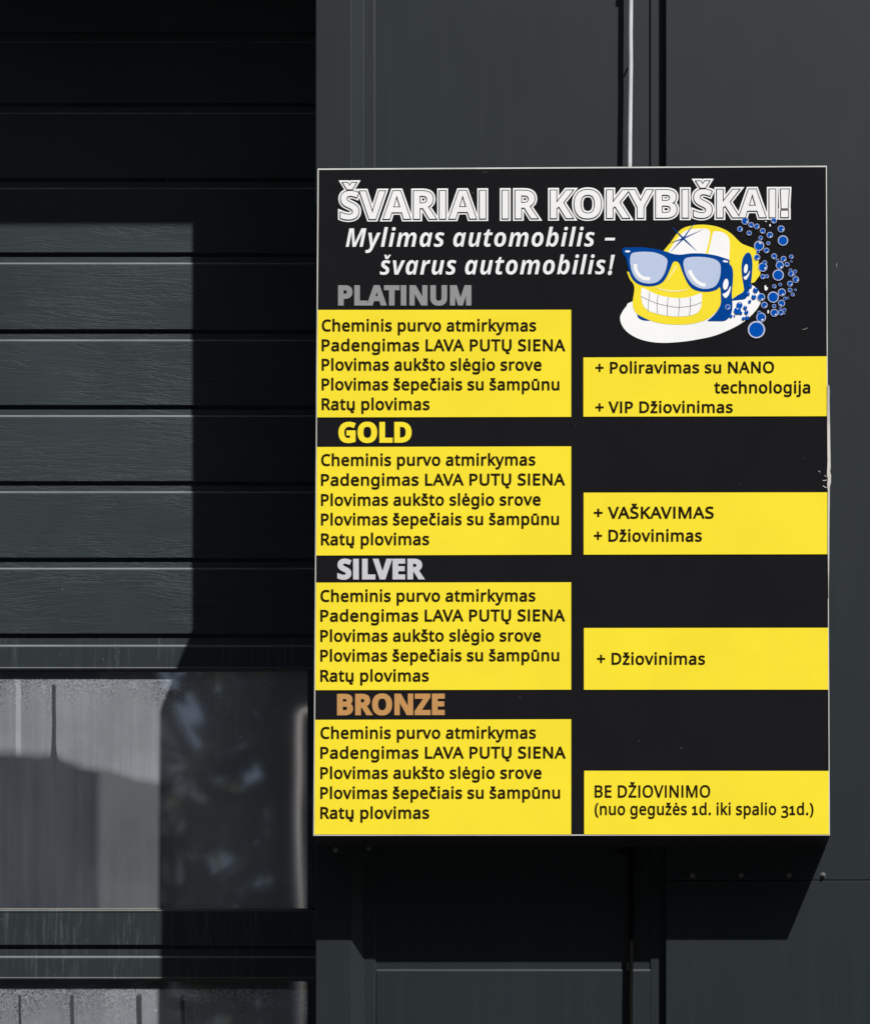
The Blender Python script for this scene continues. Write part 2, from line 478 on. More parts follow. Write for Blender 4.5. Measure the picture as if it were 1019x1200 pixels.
GLYPHS = {
 'R!': '269|106,201 81,714 188,714 163,201|134,-14 q108,-14 90,2 q72,18 72,54 q72,91 90,106 q108,121 134,121 q159,121 178,106 q196,91 196,54 q196,18 178,2 q159,-14',
 'R(': '300|187,-158 q111,-70 76,41 q40,153 40,274 q40,396 76,510 q111,623 187,714 270,714 q200,620 165,507 q129,394 129,275 q129,159 165,47 q200,-64 269,-158',
 'R)': '300|31,-158 q100,-64 135,47 q171,159 171,275 q171,394 135,507 q100,620 30,714 113,714 q189,623 225,510 q260,396 260,274 q260,153 225,41 q189,-70 113,-158',
 'R+': '572|249,111 249,317 50,317 50,388 249,388 249,595 321,595 321,388 520,388 520,317 321,317 321,111',
 'R.': '268|133,-14 q108,-14 90,2 q72,18 72,54 q72,91 90,106 q108,121 133,121 q159,121 178,106 q196,91 196,54 q196,18 178,2 q159,-14',
 'R1': '572|269,0 269,499 270,568 273,622 244,595 211,567 135,505 89,564 282,714 355,714 355,0',
 'R3': '572|241,-10 q185,-10 137,-2 q89,7 45,29 45,111 q90,89 142,77 q194,64 242,64 q338,64 381,102 q423,139 423,205 q423,272 371,302 q318,331 223,331 154,331 154,406 224,406 q312,406 358,443 q403,480 403,541 q403,593 368,622 q333,650 273,650 q215,650 174,633 q133,616 93,590 49,650 q87,680 143,702 q200,724 272,724 q384,724 439,674 q493,624 493,547 q493,475 453,432 q413,390 345,376 345,372 q431,362 473,318 q515,274 515,203 q515,141 486,93 q457,44 397,17 q336,-10',
 'RA': '639|0,0 279,717 360,717 638,0 545,0 459,221 176,221 91,0|206,301 432,301 352,517 342,546 328,590 318,624 302,563 287,517',
 'RB': '650|97,0 97,714 301,714 q435,714 504,675 q572,635 572,537 q572,474 537,432 q502,391 436,379 436,374 q481,367 518,348 q554,329 575,294 q596,259 596,203 q596,106 529,53 q463,0 348,0|187,410 319,410 q411,410 445,439 q479,469 479,527 q479,586 438,611 q396,637 305,637 187,637|187,76 331,76 q426,76 463,113 q500,150 500,210 q500,266 462,301 q423,335 324,335 187,335',
 'RC': '632|389,-10 q280,-10 207,35 q134,80 98,163 q61,246 61,358 q61,466 101,549 q140,631 217,678 q294,724 404,724 q517,724 601,682 565,606 q532,621 492,633 q451,645 403,645 q288,645 222,568 q156,491 156,357 q156,224 217,147 q279,69 402,69 q449,69 491,77 q533,85 573,97 573,19 q533,4 490,-3 q448,-10',
 'RD': '730|97,0 97,714 317,714 q425,714 504,674 q583,634 626,557 q669,479 669,364 q669,183 570,92 q472,0 296,0|187,77 284,77 q574,77 574,361 q574,504 504,570 q433,637 304,637 187,637',
 'RE': '556|97,0 97,714 496,714 496,635 187,635 187,412 478,412 478,334 187,334 187,79 496,79 496,0',
 'RI': '339|40,0 40,52 124,71 124,642 40,662 40,714 298,714 298,662 214,642 214,71 298,52 298,0',
 'RK': '619|97,0 97,714 187,714 187,362 249,430 310,498 503,714 608,714 325,403 619,0 513,0 260,341 187,277 187,0',
 'RL': '524|97,0 97,714 187,714 187,80 499,80 499,0',
 'RM': '907|97,0 97,714 230,714 450,129 454,129 678,714 810,714 810,0 721,0 721,439 723,542 728,625 724,625 486,0 412,0 177,626 173,626 178,543 180,433 180,0',
 'RN': '760|97,0 97,714 201,714 582,123 586,123 584,171 581,241 579,311 579,714 663,714 663,0 558,0 176,593 172,593 178,506 180,399 180,0',
 'RO': '781|391,-10 q280,-10 206,36 q133,82 97,165 q61,248 61,359 q61,469 97,551 q133,633 206,679 q280,725 392,725 q499,725 572,680 q645,634 683,552 q720,469 720,358 q720,247 683,165 q645,82 572,36 q499,-10|391,68 q513,68 569,145 q625,223 625,358 q625,493 569,569 q513,646 392,646 q271,646 213,569 q156,493 156,358 q156,223 213,145 q270,68',
 'RP': '605|97,0 97,714 286,714 q426,714 490,659 q554,604 554,504 q554,445 528,393 q501,342 439,310 q376,278 269,278 187,278 187,0|187,355 259,355 q361,355 411,388 q461,421 461,500 q461,569 417,603 q373,637 278,637 187,637',
 'RR': '622|97,0 97,714 294,714 q427,714 490,664 q554,613 554,511 q554,454 533,416 q512,378 479,356 q447,333 411,320 607,0 502,0 329,295 187,295 187,0|187,371 294,371 q381,371 421,406 q461,440 461,507 q461,577 419,607 q377,636 289,636 187,636',
 'RS': '549|247,-10 q187,-10 136,-1 q85,8 51,24 51,110 q87,94 141,81 q194,68 251,68 q331,68 372,99 q412,130 412,183 q412,218 397,242 q382,266 346,286 q309,307 244,330 q153,363 107,411 q60,459 60,542 q60,599 89,640 q118,680 170,702 q221,724 288,724 q347,724 396,713 q445,702 485,684 457,607 q420,623 376,634 q333,645 286,645 q219,645 185,617 q151,588 151,541 q151,505 166,481 q181,457 215,438 q249,419 307,397 q370,374 414,347 q457,321 479,284 q502,247 502,191 q502,96 433,43 q364,-10',
 'RT': '556|233,0 233,635 10,635 10,714 545,714 545,635 323,635 323,0',
 'RU': '731|362,-10 q229,-10 159,62 q90,135 90,254 90,714 180,714 180,251 q180,164 226,116 q273,68 367,68 q464,68 508,119 q551,171 551,252 551,714 640,714 640,252 q640,178 610,119 q580,59 519,25 q457,-10',
 'RV': '600|255,0 0,714 94,714 255,256 q271,212 282,174 q293,135 300,100 318,174 345,258 505,714 600,714 345,0',
 'RZ': '572|38,0 38,68 414,634 50,634 50,714 523,714 523,646 147,80 533,80 533,0',
 'Ra': '561|215,-10 q142,-10 94,29 q46,67 46,149 q46,229 109,273 q172,316 303,320 394,323 394,355 q394,422 365,448 q336,474 283,474 q241,474 203,462 q165,449 132,433 105,499 q140,518 188,532 q236,545 288,545 q386,545 433,502 q480,459 480,365 480,0 416,0 399,76 395,76 q360,32 322,11 q283,-10|235,61 q303,61 348,99 q393,136 393,214 393,262 314,259 q214,255 176,227 q137,199 137,148 q137,103 165,82 q192,61',
 'Rb': '615|339,-10 q276,-10 236,13 q196,36 173,68 166,68 148,0 85,0 85,760 173,760 173,575 172,512 168,465 173,465 q196,499 236,522 q276,545 339,545 q439,545 500,476 q560,406 560,268 q560,130 499,60 q438,-10|326,63 q398,63 433,116 q469,169 469,269 q469,472 324,472 q239,472 206,423 q173,374 173,271 173,267 q173,168 205,115 q238,63',
 'Rc': '480|300,-10 q229,-10 174,19 q118,48 87,109 q55,170 55,265 q55,364 88,426 q121,488 178,517 q234,546 306,546 q347,546 385,537 q423,529 447,517 420,444 q396,453 364,461 q332,469 304,469 q146,469 146,266 q146,169 184,117 q223,66 299,66 q343,66 376,75 q410,84 438,97 438,19 q411,5 379,-2 q346,-10',
 'Rd': '615|275,-10 q175,-10 115,59 q55,129 55,267 q55,405 115,476 q176,546 276,546 q338,546 378,523 q417,500 442,467 448,467 445,505 442,546 442,760 530,760 530,0 459,0 446,72 442,72 q418,38 378,14 q338,-10|289,63 q374,63 408,109 q443,156 443,250 443,266 q443,366 410,420 q377,473 288,473 q217,473 182,416 q146,360 146,265 q146,169 182,116 q217,63',
 'Re': '564|313,-10 q237,-10 178,21 q120,52 88,113 q55,175 55,264 q55,352 85,415 q114,478 168,512 q221,546 292,546 q361,546 411,516 q460,486 487,431 q513,377 513,304 513,251 146,251 q148,160 193,113 q237,65 317,65 q368,65 407,75 q447,84 489,102 489,25 q448,7 408,-2 q368,-10|148,321 421,321 q421,389 390,431 q358,474 291,474 q228,474 192,433 q155,393',
 'Rf': '344|109,0 109,468 15,468 15,509 109,539 109,570 q109,674 155,720 q201,765 283,765 q315,765 342,760 q368,754 387,747 364,678 327,688 q306,693 284,693 q240,693 218,664 q197,634 197,571 197,536 332,536 332,468 197,468 197,0',
 'Rg': '615|290,-240 q172,-240 97,-206 97,-125 q176,-167 295,-167 q364,-167 404,-127 q443,-86 443,-16 443,5 444,39 446,71 442,71 q388,-10 276,-10 q172,-10 113,63 q55,136 55,267 q55,395 113,471 q172,546 275,546 q328,546 371,526 q413,506 443,465 448,465 460,536 530,536 530,-9 q530,-124 471,-182 q413,-240|289,62 q370,62 407,106 q444,149 444,246 444,267 q444,377 406,424 q368,472 287,472 q220,472 183,419 q146,365 146,266 q146,167 182,115 q219,62',
 'Rh': '618|85,0 85,760 173,760 173,537 q173,497 168,462 174,462 q200,503 245,524 q289,545 341,545 q439,545 488,498 q537,452 537,349 537,0 450,0 450,343 q450,472 330,472 q240,472 206,422 q173,371 173,277 173,0',
 'Ri': '258|130,625 q108,625 93,639 q78,653 78,681 q78,710 93,723 q108,737 130,737 q150,737 166,723 q181,710 181,681 q181,653 166,639 q150,625|85,0 85,536 173,536 173,0',
 'Rj': '258|130,625 q108,625 93,639 q78,653 78,681 q78,710 93,723 q108,737 130,737 q150,737 166,723 q181,710 181,681 q181,653 166,639 q150,625|22,-240 q-3,-240 -22,-237 -55,-228 -55,-157 -24,-164 q-8,-167 11,-167 q43,-167 64,-149 q85,-132 85,-83 85,536 173,536 173,-80 q173,-155 137,-197 q101,-240',
 'Rk': '534|85,0 85,760 172,760 172,363 171,321 168,276 172,276 190,299 214,330 236,355 407,536 510,536 293,307 525,0 419,0 233,250 172,197 172,0',
 'Rl': '258|85,0 85,760 173,760 173,0',
 'Rm': '935|85,0 85,536 156,536 169,463 174,463 q199,505 242,526 q284,546 332,546 q458,546 496,456 501,456 q528,502 575,524 q621,546 673,546 q764,546 809,500 q854,453 854,349 854,0 767,0 767,345 q767,472 658,472 q580,472 546,427 q513,382 513,296 513,0 426,0 426,345 q426,472 316,472 q235,472 204,422 q173,372 173,278 173,0',
 'Rn': '618|85,0 85,536 156,536 169,463 174,463 q200,505 246,526 q292,546 343,546 q439,546 488,500 q537,453 537,349 537,0 450,0 450,343 q450,472 330,472 q241,472 207,422 q173,372 173,278 173,0',
 'Ro': '605|301,-10 q230,-10 175,22 q119,55 87,117 q55,180 55,269 q55,402 122,474 q189,546 304,546 q377,546 432,513 q488,481 520,420 q551,358 551,269 q551,136 484,63 q416,-10|303,63 q384,63 422,119 q460,174 460,269 q460,364 422,418 q384,472 302,472 q220,472 183,418 q146,364 146,269 q146,174 184,119 q221,63',
 'Rp': '615|85,-240 85,536 157,536 169,463 173,463 q197,498 236,522 q275,546 340,546 q439,546 500,477 q560,408 560,269 q560,132 500,61 q439,-10 339,-10 q277,-10 237,14 q196,37 173,68 167,68 171,25 173,-20 173,-240|326,63 q375,63 406,90 q438,117 454,164 q469,210 469,270 q469,362 433,417 q398,472 324,472 q242,472 209,426 q175,380 173,286 173,269 q173,170 205,117 q238,63',
 'Rq': '615|442,-240 442,-11 443,31 447,72 441,72 q418,38 378,14 q337,-10 273,-10 q176,-10 115,59 q55,129 55,267 q55,405 117,476 q178,546 276,546 q339,546 379,522 q419,498 443,463 447,463 460,536 530,536 530,-240|290,63 q373,63 407,109 q442,154 443,248 443,266 q443,368 409,421 q375,473 288,473 q216,473 181,416 q146,360 146,265 q146,170 182,117 q217,63',
 'Rr': '413|85,0 85,536 157,536 167,438 171,438 q197,482 238,514 q279,546 335,546 368,545 398,540 387,459 359,464 329,466 q288,466 252,444 q216,421 194,381 q173,340 173,286 173,0',
 'Rs': '479|220,-10 q164,-10 123,-1 q83,8 52,24 52,104 q84,88 129,75 q175,61 222,61 q289,61 319,83 q349,104 349,140 q349,160 338,176 q327,192 299,208 q270,224 217,244 q165,264 128,284 q91,304 71,332 q51,360 51,404 q51,472 107,509 q162,546 252,546 q301,546 343,536 q386,527 423,510 393,440 q359,454 322,464 q285,474 246,474 q192,474 164,456 q135,439 135,409 q135,387 148,372 q161,356 192,342 q222,327 273,307 q324,288 360,267 q396,247 415,219 q434,191 434,148 q434,70 376,30 q318,-10',
 'Rt': '361|249,-10 q207,-10 172,4 q136,19 114,55 q92,91 92,156 92,468 16,468 16,510 93,545 128,659 180,659 180,536 335,536 335,468 180,468 180,158 q180,109 204,86 q227,62 264,62 q284,62 305,66 339,73 339,6 q325,-1 299,-5 q273,-10',
 'Ru': '618|274,-10 q177,-10 128,36 q79,83 79,185 79,536 168,536 168,191 q168,63 287,63 q376,63 411,113 q445,163 445,257 445,536 533,536 533,0 461,0 448,71 444,71 q418,29 372,9 q326,-10',
 'Rv': '508|203,0 0,536 94,536 208,220 225,171 241,119 251,78 255,78 266,120 283,172 300,220 414,536 508,536 304,0',
 'Rw': '786|158,1 11,537 102,537 176,251 197,164 q207,120 211,91 215,91 225,133 237,186 251,235 346,537 442,537 534,235 555,161 q566,121 570,92 574,92 q577,117 587,161 610,251 685,537 775,537 626,1 523,1 431,303 408,383 394,445 390,445 377,383 q368,344 354,302 258,1',
 'Rx': '529|18,0 212,274 27,536 127,536 265,334 402,536 501,536 316,274 511,0 411,0 265,214 117,0',
 'Ry': '510|84,-240 42,-238 11,-232 11,-162 37,-166 70,-168 q116,-168 144,-142 q172,-116 189,-73 217,-2 1,536 95,536 211,231 238,155 q250,118 256,85 260,85 278,151 306,232 415,536 510,536 279,-74 q251,-150 206,-195 q162,-240',
 'Rz': '470|39,0 39,58 327,468 56,468 56,536 424,536 424,470 140,68 431,68 431,0',
 'R–': '600|95,0 95,714 505,714 505,0|146,51 455,51 455,663 146,663',
 'BA': '690|0,0 252,717 437,717 690,0 527,0 475,170 215,170 163,0|253,297 439,297 386,463 374,506 358,559 345,606 331,557 315,501 304,463',
 'BB': '672|90,0 90,714 312,714 q455,714 528,674 q601,634 601,533 q601,472 573,430 q544,388 491,379 491,374 q527,367 556,349 q585,331 602,297 q619,263 619,207 q619,110 549,55 q479,0 357,0|241,431 329,431 q395,431 421,452 q446,473 446,513 q446,554 416,572 q386,590 321,590 241,590|241,125 340,125 q408,125 435,151 q462,178 462,222 q462,262 435,286 q407,311 335,311 241,311',
 'BD': '740|90,0 90,714 314,714 q426,714 509,674 q591,634 636,557 q682,479 682,364 q682,183 579,92 q477,0 292,0|241,125 306,125 q525,125 525,360 q525,479 473,535 q421,590 322,590 241,590',
 'BE': '560|90,0 90,714 501,714 501,590 241,590 241,433 483,433 483,309 241,309 241,125 501,125 501,0',
 'BG': '724|390,-10 q230,-10 144,84 q58,178 58,358 q58,470 102,552 q145,634 228,679 q311,724 431,724 q488,724 543,712 q598,700 643,680 593,559 q560,576 518,587 q476,598 430,598 q364,598 315,568 q267,538 241,484 q214,429 214,355 q214,285 233,231 q252,177 293,147 q334,116 400,116 q432,116 455,119 496,126 496,275 361,275 361,401 644,401 644,31 q588,12 528,1 q467,-10',
 'BI': '389|32,0 32,86 119,126 119,588 32,628 32,714 357,714 357,628 270,588 270,126 357,86 357,0',
 'BK': '664|90,0 90,714 241,714 241,387 270,430 301,471 494,714 662,714 413,398 664,0 492,0 305,301 241,255 241,0',
 'BL': '565|90,0 90,714 241,714 241,125 531,125 531,0',
 'BM': '943|90,0 90,714 296,714 465,168 468,168 647,714 853,714 853,0 712,0 712,338 714,416 716,500 719,559 715,559 531,0 392,0 220,560 216,560 220,500 224,414 225,332 225,0',
 'BN': '813|90,0 90,714 281,714 591,179 594,179 589,278 587,376 587,714 723,714 723,0 531,0 220,540 216,540 222,438 225,336 225,0',
 'BO': '796|398,-10 q282,-10 206,36 q131,82 94,165 q58,248 58,359 q58,470 94,552 q131,634 206,680 q282,725 399,725 q515,725 590,680 q665,634 701,552 q738,469 738,358 q738,247 701,165 q665,82 590,36 q515,-10|398,117 q495,117 537,182 q579,246 579,358 q579,471 537,535 q495,599 399,599 q303,599 260,535 q217,471 217,358 q217,246 260,182 q303,117',
 'BP': '628|90,0 90,714 318,714 q456,714 520,655 q583,595 583,491 q583,429 557,374 q531,320 471,287 q410,254 306,254 241,254 241,0|241,378 291,378 q355,378 392,404 q430,429 430,486 q430,590 310,590 241,590',
 'BR': '660|90,0 90,714 298,714 q444,714 513,661 q583,608 583,500 q583,451 565,414 q546,378 516,352 q485,327 450,311 660,0 492,0 322,274 241,274 241,0|241,397 290,397 q365,397 398,422 q430,447 430,496 q430,547 396,569 q361,590 287,590 241,590',
 'BS': '551|248,-10 q135,-10 46,33 46,174 q97,152 151,133 q206,115 260,115 q316,115 339,137 q363,158 363,191 q363,231 323,256 q283,281 224,308 q199,319 170,335 q141,352 115,377 q88,402 71,437 q54,472 54,521 q54,617 119,671 q184,724 296,724 q352,724 403,711 q453,698 508,674 459,556 q410,576 371,587 q332,598 291,598 q248,598 225,578 q202,558 202,526 q202,488 236,466 q270,443 337,412 q392,387 431,359 q469,330 490,292 q511,254 511,198 q511,103 443,46 q374,-10',
 'BT': '579|214,0 214,588 20,588 20,714 559,714 559,588 365,588 365,0',
 'BU': '756|375,-10 q233,-10 159,62 q85,135 85,254 85,714 236,714 236,277 q236,189 272,153 q308,117 379,117 q453,117 487,156 q520,195 520,278 520,714 671,714 671,252 q671,178 639,119 q606,59 541,25 q475,-10',
 'BV': '650|242,0 0,714 153,714 287,289 299,249 314,186 325,132 335,186 351,249 362,289 497,714 650,714 407,0',
 'BY': '624|237,0 237,273 0,714 164,714 312,420 461,714 624,714 387,278 387,0',
 'BZ': '579|24,0 24,98 366,589 33,589 33,714 546,714 546,616 204,125 555,125 555,0',
 'IM': '880|26,0 177,714 374,714 406,180 410,180 678,714 885,714 734,0 597,0 668,338 684,411 704,487 721,553 717,553 439,0 302,0 272,553 268,553 260,496 246,416 230,332 160,0',
 'Ia': '594|198,-10 q159,-10 123,9 q88,29 66,73 q44,116 44,188 q44,255 62,320 q80,385 113,439 q146,492 193,524 q239,556 297,556 q349,556 382,534 q414,512 432,476 436,476 464,546 577,546 461,0 351,0 358,71 354,71 q325,35 287,13 q250,-10|256,109 q286,109 312,133 q338,157 356,195 q375,233 383,275 q390,311 390,357 q390,392 372,414 q354,437 322,437 q295,437 271,415 q248,394 230,359 q213,324 203,281 q193,238 193,195 q193,109',
 'Ib': '595|298,-10 q246,-10 213,12 q181,34 163,70 159,70 131,0 18,0 179,760 326,760 296,619 285,573 270,520 255,473 259,473 q285,506 316,531 q347,556 397,556 q437,556 472,536 q507,517 529,473 q551,430 551,358 q551,291 533,226 q515,161 482,107 q449,54 403,22 q356,-10|273,109 q300,109 323,131 q347,152 364,187 q382,222 392,265 q402,308 402,351 q402,437 338,437 q302,437 277,411 q252,385 236,346 q220,306 213,265 q205,224 205,195 q205,156 224,133 q242,109',
 'Ii': '297|231,614 q200,614 178,627 q157,641 157,674 q157,716 180,738 q204,760 246,760 q275,760 297,747 q319,734 319,701 q319,662 298,638 q276,614|18,0 134,546 281,546 165,0',
 'Il': '297|18,0 179,760 326,760 165,0',
 'Im': '905|18,0 134,546 246,546 236,445 240,445 q272,494 314,525 q355,556 412,556 q468,556 499,527 q530,497 540,445 544,445 q575,494 618,525 q661,556 718,556 q786,556 820,513 q854,471 854,399 q854,363 843,311 778,0 631,0 698,319 q706,354 706,377 q706,437 658,437 q625,437 598,409 q571,381 551,334 q531,286 519,227 472,0 325,0 392,319 q400,354 400,377 q400,437 352,437 q319,437 292,408 q265,380 246,332 q226,284 213,226 165,0',
 'Io': '585|253,-10 q192,-10 145,16 q97,41 71,88 q44,135 44,200 q44,272 62,336 q80,401 116,451 q152,500 206,528 q261,556 334,556 q429,556 485,499 q541,442 541,340 q541,271 524,208 q507,145 471,96 q436,47 382,18 q327,-10|265,110 q306,110 335,143 q363,176 378,229 q393,281 393,340 q393,381 378,408 q362,436 323,436 q290,436 265,414 q240,391 224,355 q208,319 200,278 q192,237 192,200 q192,110',
 'Ir': '421|18,0 134,546 246,546 236,445 241,445 q274,497 316,527 q358,556 411,556 437,554 458,551 426,409 405,414 377,417 q322,417 278,374 q235,330 217,244 165,0',
 'Is': '473|175,-10 q123,-10 84,-2 q45,5 11,22 11,143 q48,122 87,111 q126,99 167,99 q202,99 229,113 q256,128 256,158 q256,178 240,194 q224,210 174,238 q123,267 96,299 q68,330 68,382 q68,467 123,512 q179,556 276,556 q323,556 367,545 q411,535 453,510 405,405 q376,422 343,434 q311,446 279,446 q255,446 236,435 q217,423 217,400 q217,381 233,367 q249,352 291,330 q341,305 373,270 q405,236 405,180 q405,86 343,38 q280,-10',
 'It': '410|200,-10 q136,-10 97,18 q58,45 58,116 q58,141 64,171 120,434 46,434 60,506 156,547 220,662 315,662 291,546 429,546 405,434 267,434 211,171 208,145 q208,126 220,117 q232,109 251,109 q271,109 290,113 330,126 330,16 q307,5 274,-2 q241,-10',
 'Iu': '604|193,-10 q123,-10 89,33 q54,75 54,147 57,193 66,251 128,546 275,546 208,227 q200,192 200,169 q200,109 253,109 q287,109 314,137 q340,166 360,214 q380,262 392,320 440,546 587,546 471,0 359,0 369,101 364,101 q333,52 291,21 q250,-10',
 'Iv': '512|117,0 50,546 194,546 216,260 218,208 219,147 224,147 245,205 q257,237 267,256 412,546 570,546 275,0',
 'Iy': '519|3,-240 q-23,-240 -40,-238 -69,-231 -69,-114 -42,-118 -12,-120 q35,-120 65,-93 q95,-66 117,-24 130,0 50,546 194,546 221,293 q225,259 226,219 227,150 231,150 252,209 284,283 411,546 571,546 239,-78 q195,-161 135,-201 q76,-240',
}

# ------------------------------------------------------------------ ground
def ground():
    n = NT('asphalt')
    p = n.pos()
    f = n.noise(p, 90, 5, .7)
    g = n.noise(p, .7, 4)
    base = n.mix(n.ramp(f, .3, .7), C(.035, .035, .036), C(.07, .069, .066))
    base = n.mix(n.ramp(g, .35, .65, 0, .5), base, C(.075, .073, .068))
    n.put(n.b.inputs['Base Color'], base)
    n.b.inputs['Roughness'].default_value = .9
    n.put(n.b.inputs['Normal'], n.bump(f, .5, .006))
    o = mesh_obj('ground', [(-250, -250, 0), (250, -250, 0), (250, 250, 0), (-250, 250, 0)], [(0, 1, 2, 3)], n.m)
    o['kind'] = 'structure'


ground()

# ------------------------------------------------------------------ building
PX = UNIT
PD = UNIT * Q
YC = 0.130 * Q                 # crest of the cladding
YR = YC + 17 * PD           # recessed sheet
YF = YR - 2.5 * PD          # flashing flange lying on the recessed sheet
YB = YC + .07
YD = 0.640 * Q                 # face of the garage door
ZTOP = 7.2

bld = thing('car_wash_building', 'dark anthracite metal clad car wash building behind the sign', 'building', (0, .2, 0))


def corner_flashing(z0, z1, dy):
    P = lambda X, y: (xof(X, y), y + dy)
    prof = [P(370, YC), P(411.5, YC), P(426, YF), P(438.3, YF), P(441, YR - .0006),
            (xof(441, YR), YB), (xof(384, YR), YB), (xof(384, YR), YD + .09), (xof(370, YC), YD + .09)]
    MB().extrude_z(prof, z0, z1).build('corner_flashing', M['sheet_trim'], bld, bevel=.0011)


zj = zof(1001, YC)
corner_flashing(zj, ZTOP, -.0016)
corner_flashing(0, zj, 0)

zm = zof(1138, YR)
MB().box(xof(441.1, YR), xof(790, YR), YR, YB, zm + .004, ZTOP).build('cladding_sheet', M['sheet'], bld)
MB().extrude_x([(YB, 0), (YR - .0032, 0), (YR - .0032, zm - .0012), (YR - .0004, zm + .0038), (YB, zm + .0038)],
               xof(441.1, YR), xof(761.9, YR)).build('cladding_sheet', M['sheet'], bld, bevel=.0006)


def crest_sheet(z0, z1, dy):
    P = lambda X, y: (xof(X, y), y + dy)
    prof = [P(762, YR - .0005), P(762, YF), P(780, YF), P(780, YC), P(1186, YC), P(1200, YF), P(1214, YF),
            P(1214, YR - .0005)]
    MB().extrude_z(prof, z0, z1).build('cladding_sheet', M['sheet'], bld, bevel=.0009)


zr = zof(1031.5, YC)
crest_sheet(zr, ZTOP, -.0012)
crest_sheet(0, zr - .0012, 0)
MB().box(xof(1200, YR) + .02, xof(1620, YR), YR, YB, 0, ZTOP).build('cladding_sheet', M['sheet'], bld)
MB().extrude_z([(xof(1540, YR), YR - .0004), (xof(1555, YC), YC), (xof(2100, YC), YC), (xof(2100, YC), YB),
                (xof(1640, YR), YB), (xof(1640, YR), YR - .0004)], 0, ZTOP).build('cladding_sheet', M['sheet'], bld)

xl0, xl1 = xof(-1500, YC), xof(370, YC)
MB().box(xl0, xl1 - .002, YC + .002, YD + .09, EYE + (CY + 299) * UNIT, ZTOP).build('lintel', M['sheet_trim'], bld)
MB().box(xl0 - 1.6, xl0, YC, YD + .09, 0, ZTOP).build('cladding_sheet', M['sheet'], bld)
MB().box(xl0 - 1.6, xof(2100, YC), YD + .1, 11, 0, ZTOP - .02).build('wall', M['sheet'], bld)
MB().box(xl0 - 1.65, xof(2100, YC) + .05, YC - .85, 11.05, ZTOP + .002, ZTOP + .16).build('roof_added_overhang', M['sheet_trim'], bld)  # overhang added out of view to keep high sky off the wall


def screw(X, Y, y):
    c = W(X, Y, y)
    m = MB()
    m.tube([c + Vector((0, .0005, 0)), c + Vector((0, -.0012, 0))], 3.4 * PX, 18)
    m.tube([c + Vector((0, -.0012, 0)), c + Vector((0, -.0034, 0)), c + Vector((0, -.0046, 0))],
           [2.5 * PX, 2.4 * PX, 1.4 * PX], 6)
    m.build('screw', M['zinc'], bld)


for X, Y in ((811, 1026), (868, 1026), (924, 1026), (964, 1026), (1050, 1026), (1120, 1026)):
    screw(X, Y, YC - .0012)
for X, Y, y in ((393, 996, YC - .0016), (432, 994, YF - .0016)):
    screw(X, Y, y)

# conduit running up the recessed strip, and the black cable leaving below the sign
con = thing('electrical_conduit', 'thin pale grey conduit running up the wall above the sign', 'conduit', W(738, 190, YR))
yc = YR - 19.7 * PD
MB().tube([W(736.6, 240, yc), W(737.4, 190, yc), W(737.6, 160, yc), W(738.1, 120, yc), W(738.7, 75, yc), W(738.4, 40, yc),
           W(738.8, 0, yc), W(738.8, -40, yc), W(738, -300, yc), W(738, -800, yc)], 2.75 * PX, 16).build('pipe', M['galv'], con, smooth=True)


def clip(Y, r):
    m = MB()
    a = W(738.6, Y, yc)
    h = .012
    m.box(a.x - r, a.x + r, a.y - .0062, YR - .0003, a.z - h * .5, a.z + h * .5)
    m.box(a.x - .03, a.x - r, YR - .004, YR - .0004, a.z - h * .5, a.z + h * .5)
    m.build('clip', M['galv'], con, bevel=.001)


clip(-37, .0062)
clip(-500, .0062)
MB().tube([W(738.6, 78, yc) + Vector((-.006, .004, 0)), W(738.6, 80, yc) + Vector((-.0115, .016, -.004)),
           W(738.6, 80, yc) + Vector((-.012, .020, -.006))], .0016, 8).build('tie', M['cable'], con)

cab = thing('cable', 'black dusty cable hanging down the wall below the sign', 'cable', W(738, 1000, YR))
yk = YR - 13 * PD
MB().tube([W(739.2, 940, yk), W(739.4, 1000, yk), W(739.2, 1080, yk), W(739, 1120, yk), W(738.3, 1160, yk), W(738.3, 1210, yk),
           W(738.9, 1300, yk), W(738, 1700, yk), W(738, 2600, yk)], 3.0 * PX, 14).build('sheath', M['cable'], cab, smooth=True)
m = MB()
for Y, dx in ((1006, -6.5), (1024, 6)):
    a, b = W(739, Y, yk - .004), W(739 + dx * 2.2, Y - 9, YR - .003)
    m.tube([a, (a + b) / 2 + Vector((0, -.004, .003)), b], .0022, 8)
m.build('tie', M['cable'], cab)

# ------------------------------------------------------------------ garage door
door = thing('garage_door', 'dark sectional garage door with wood grain ribs and long dirty windows', 'garage door', (xof(-500, YD), YD, 0))
XD0, XD1 = xof(-1480, YD), xof(379, YD)


def dz(Y):
    return zof(Y, YD)


def dd(px):
    return YD + px * PD


def rib_profile(Ys, last):
    """Front outline, top to bottom, for ribs whose grooves start at rows Ys."""
    out = []
    for i, Y0 in enumerate(Ys):
        Y1 = Ys[i + 1] if i + 1 < len(Ys) else last
        out += [(dd(6), dz(Y0)), (dd(6), dz(Y0 + 3.2)), (dd(2.8), dz(Y0 + 4.3)), (dd(2.6), dz(Y0 + 10.8)), (dd(1.7), dz(Y0 + 11.4)),
                (dd(.9), dz(Y0 + 12.2)), (dd(.4), dz(Y0 + 13.2)), (dd(.1), dz(Y0 + 14.2)), (dd(0), dz(Y0 + 15.2)), (dd(0), dz(Y1 - .8)), (dd(.6), dz(Y1 - .1))]
    return out


def ribbed_section(Ys, last):
    fr = rib_profile(Ys, last)
    prof = fr + [(YD + .045, fr[-1][1]), (YD + .045, fr[0][1])]
    glint_ledges(MB().extrude_x(prof, XD0, XD1).build('ribbed_section', M['grain'], door))


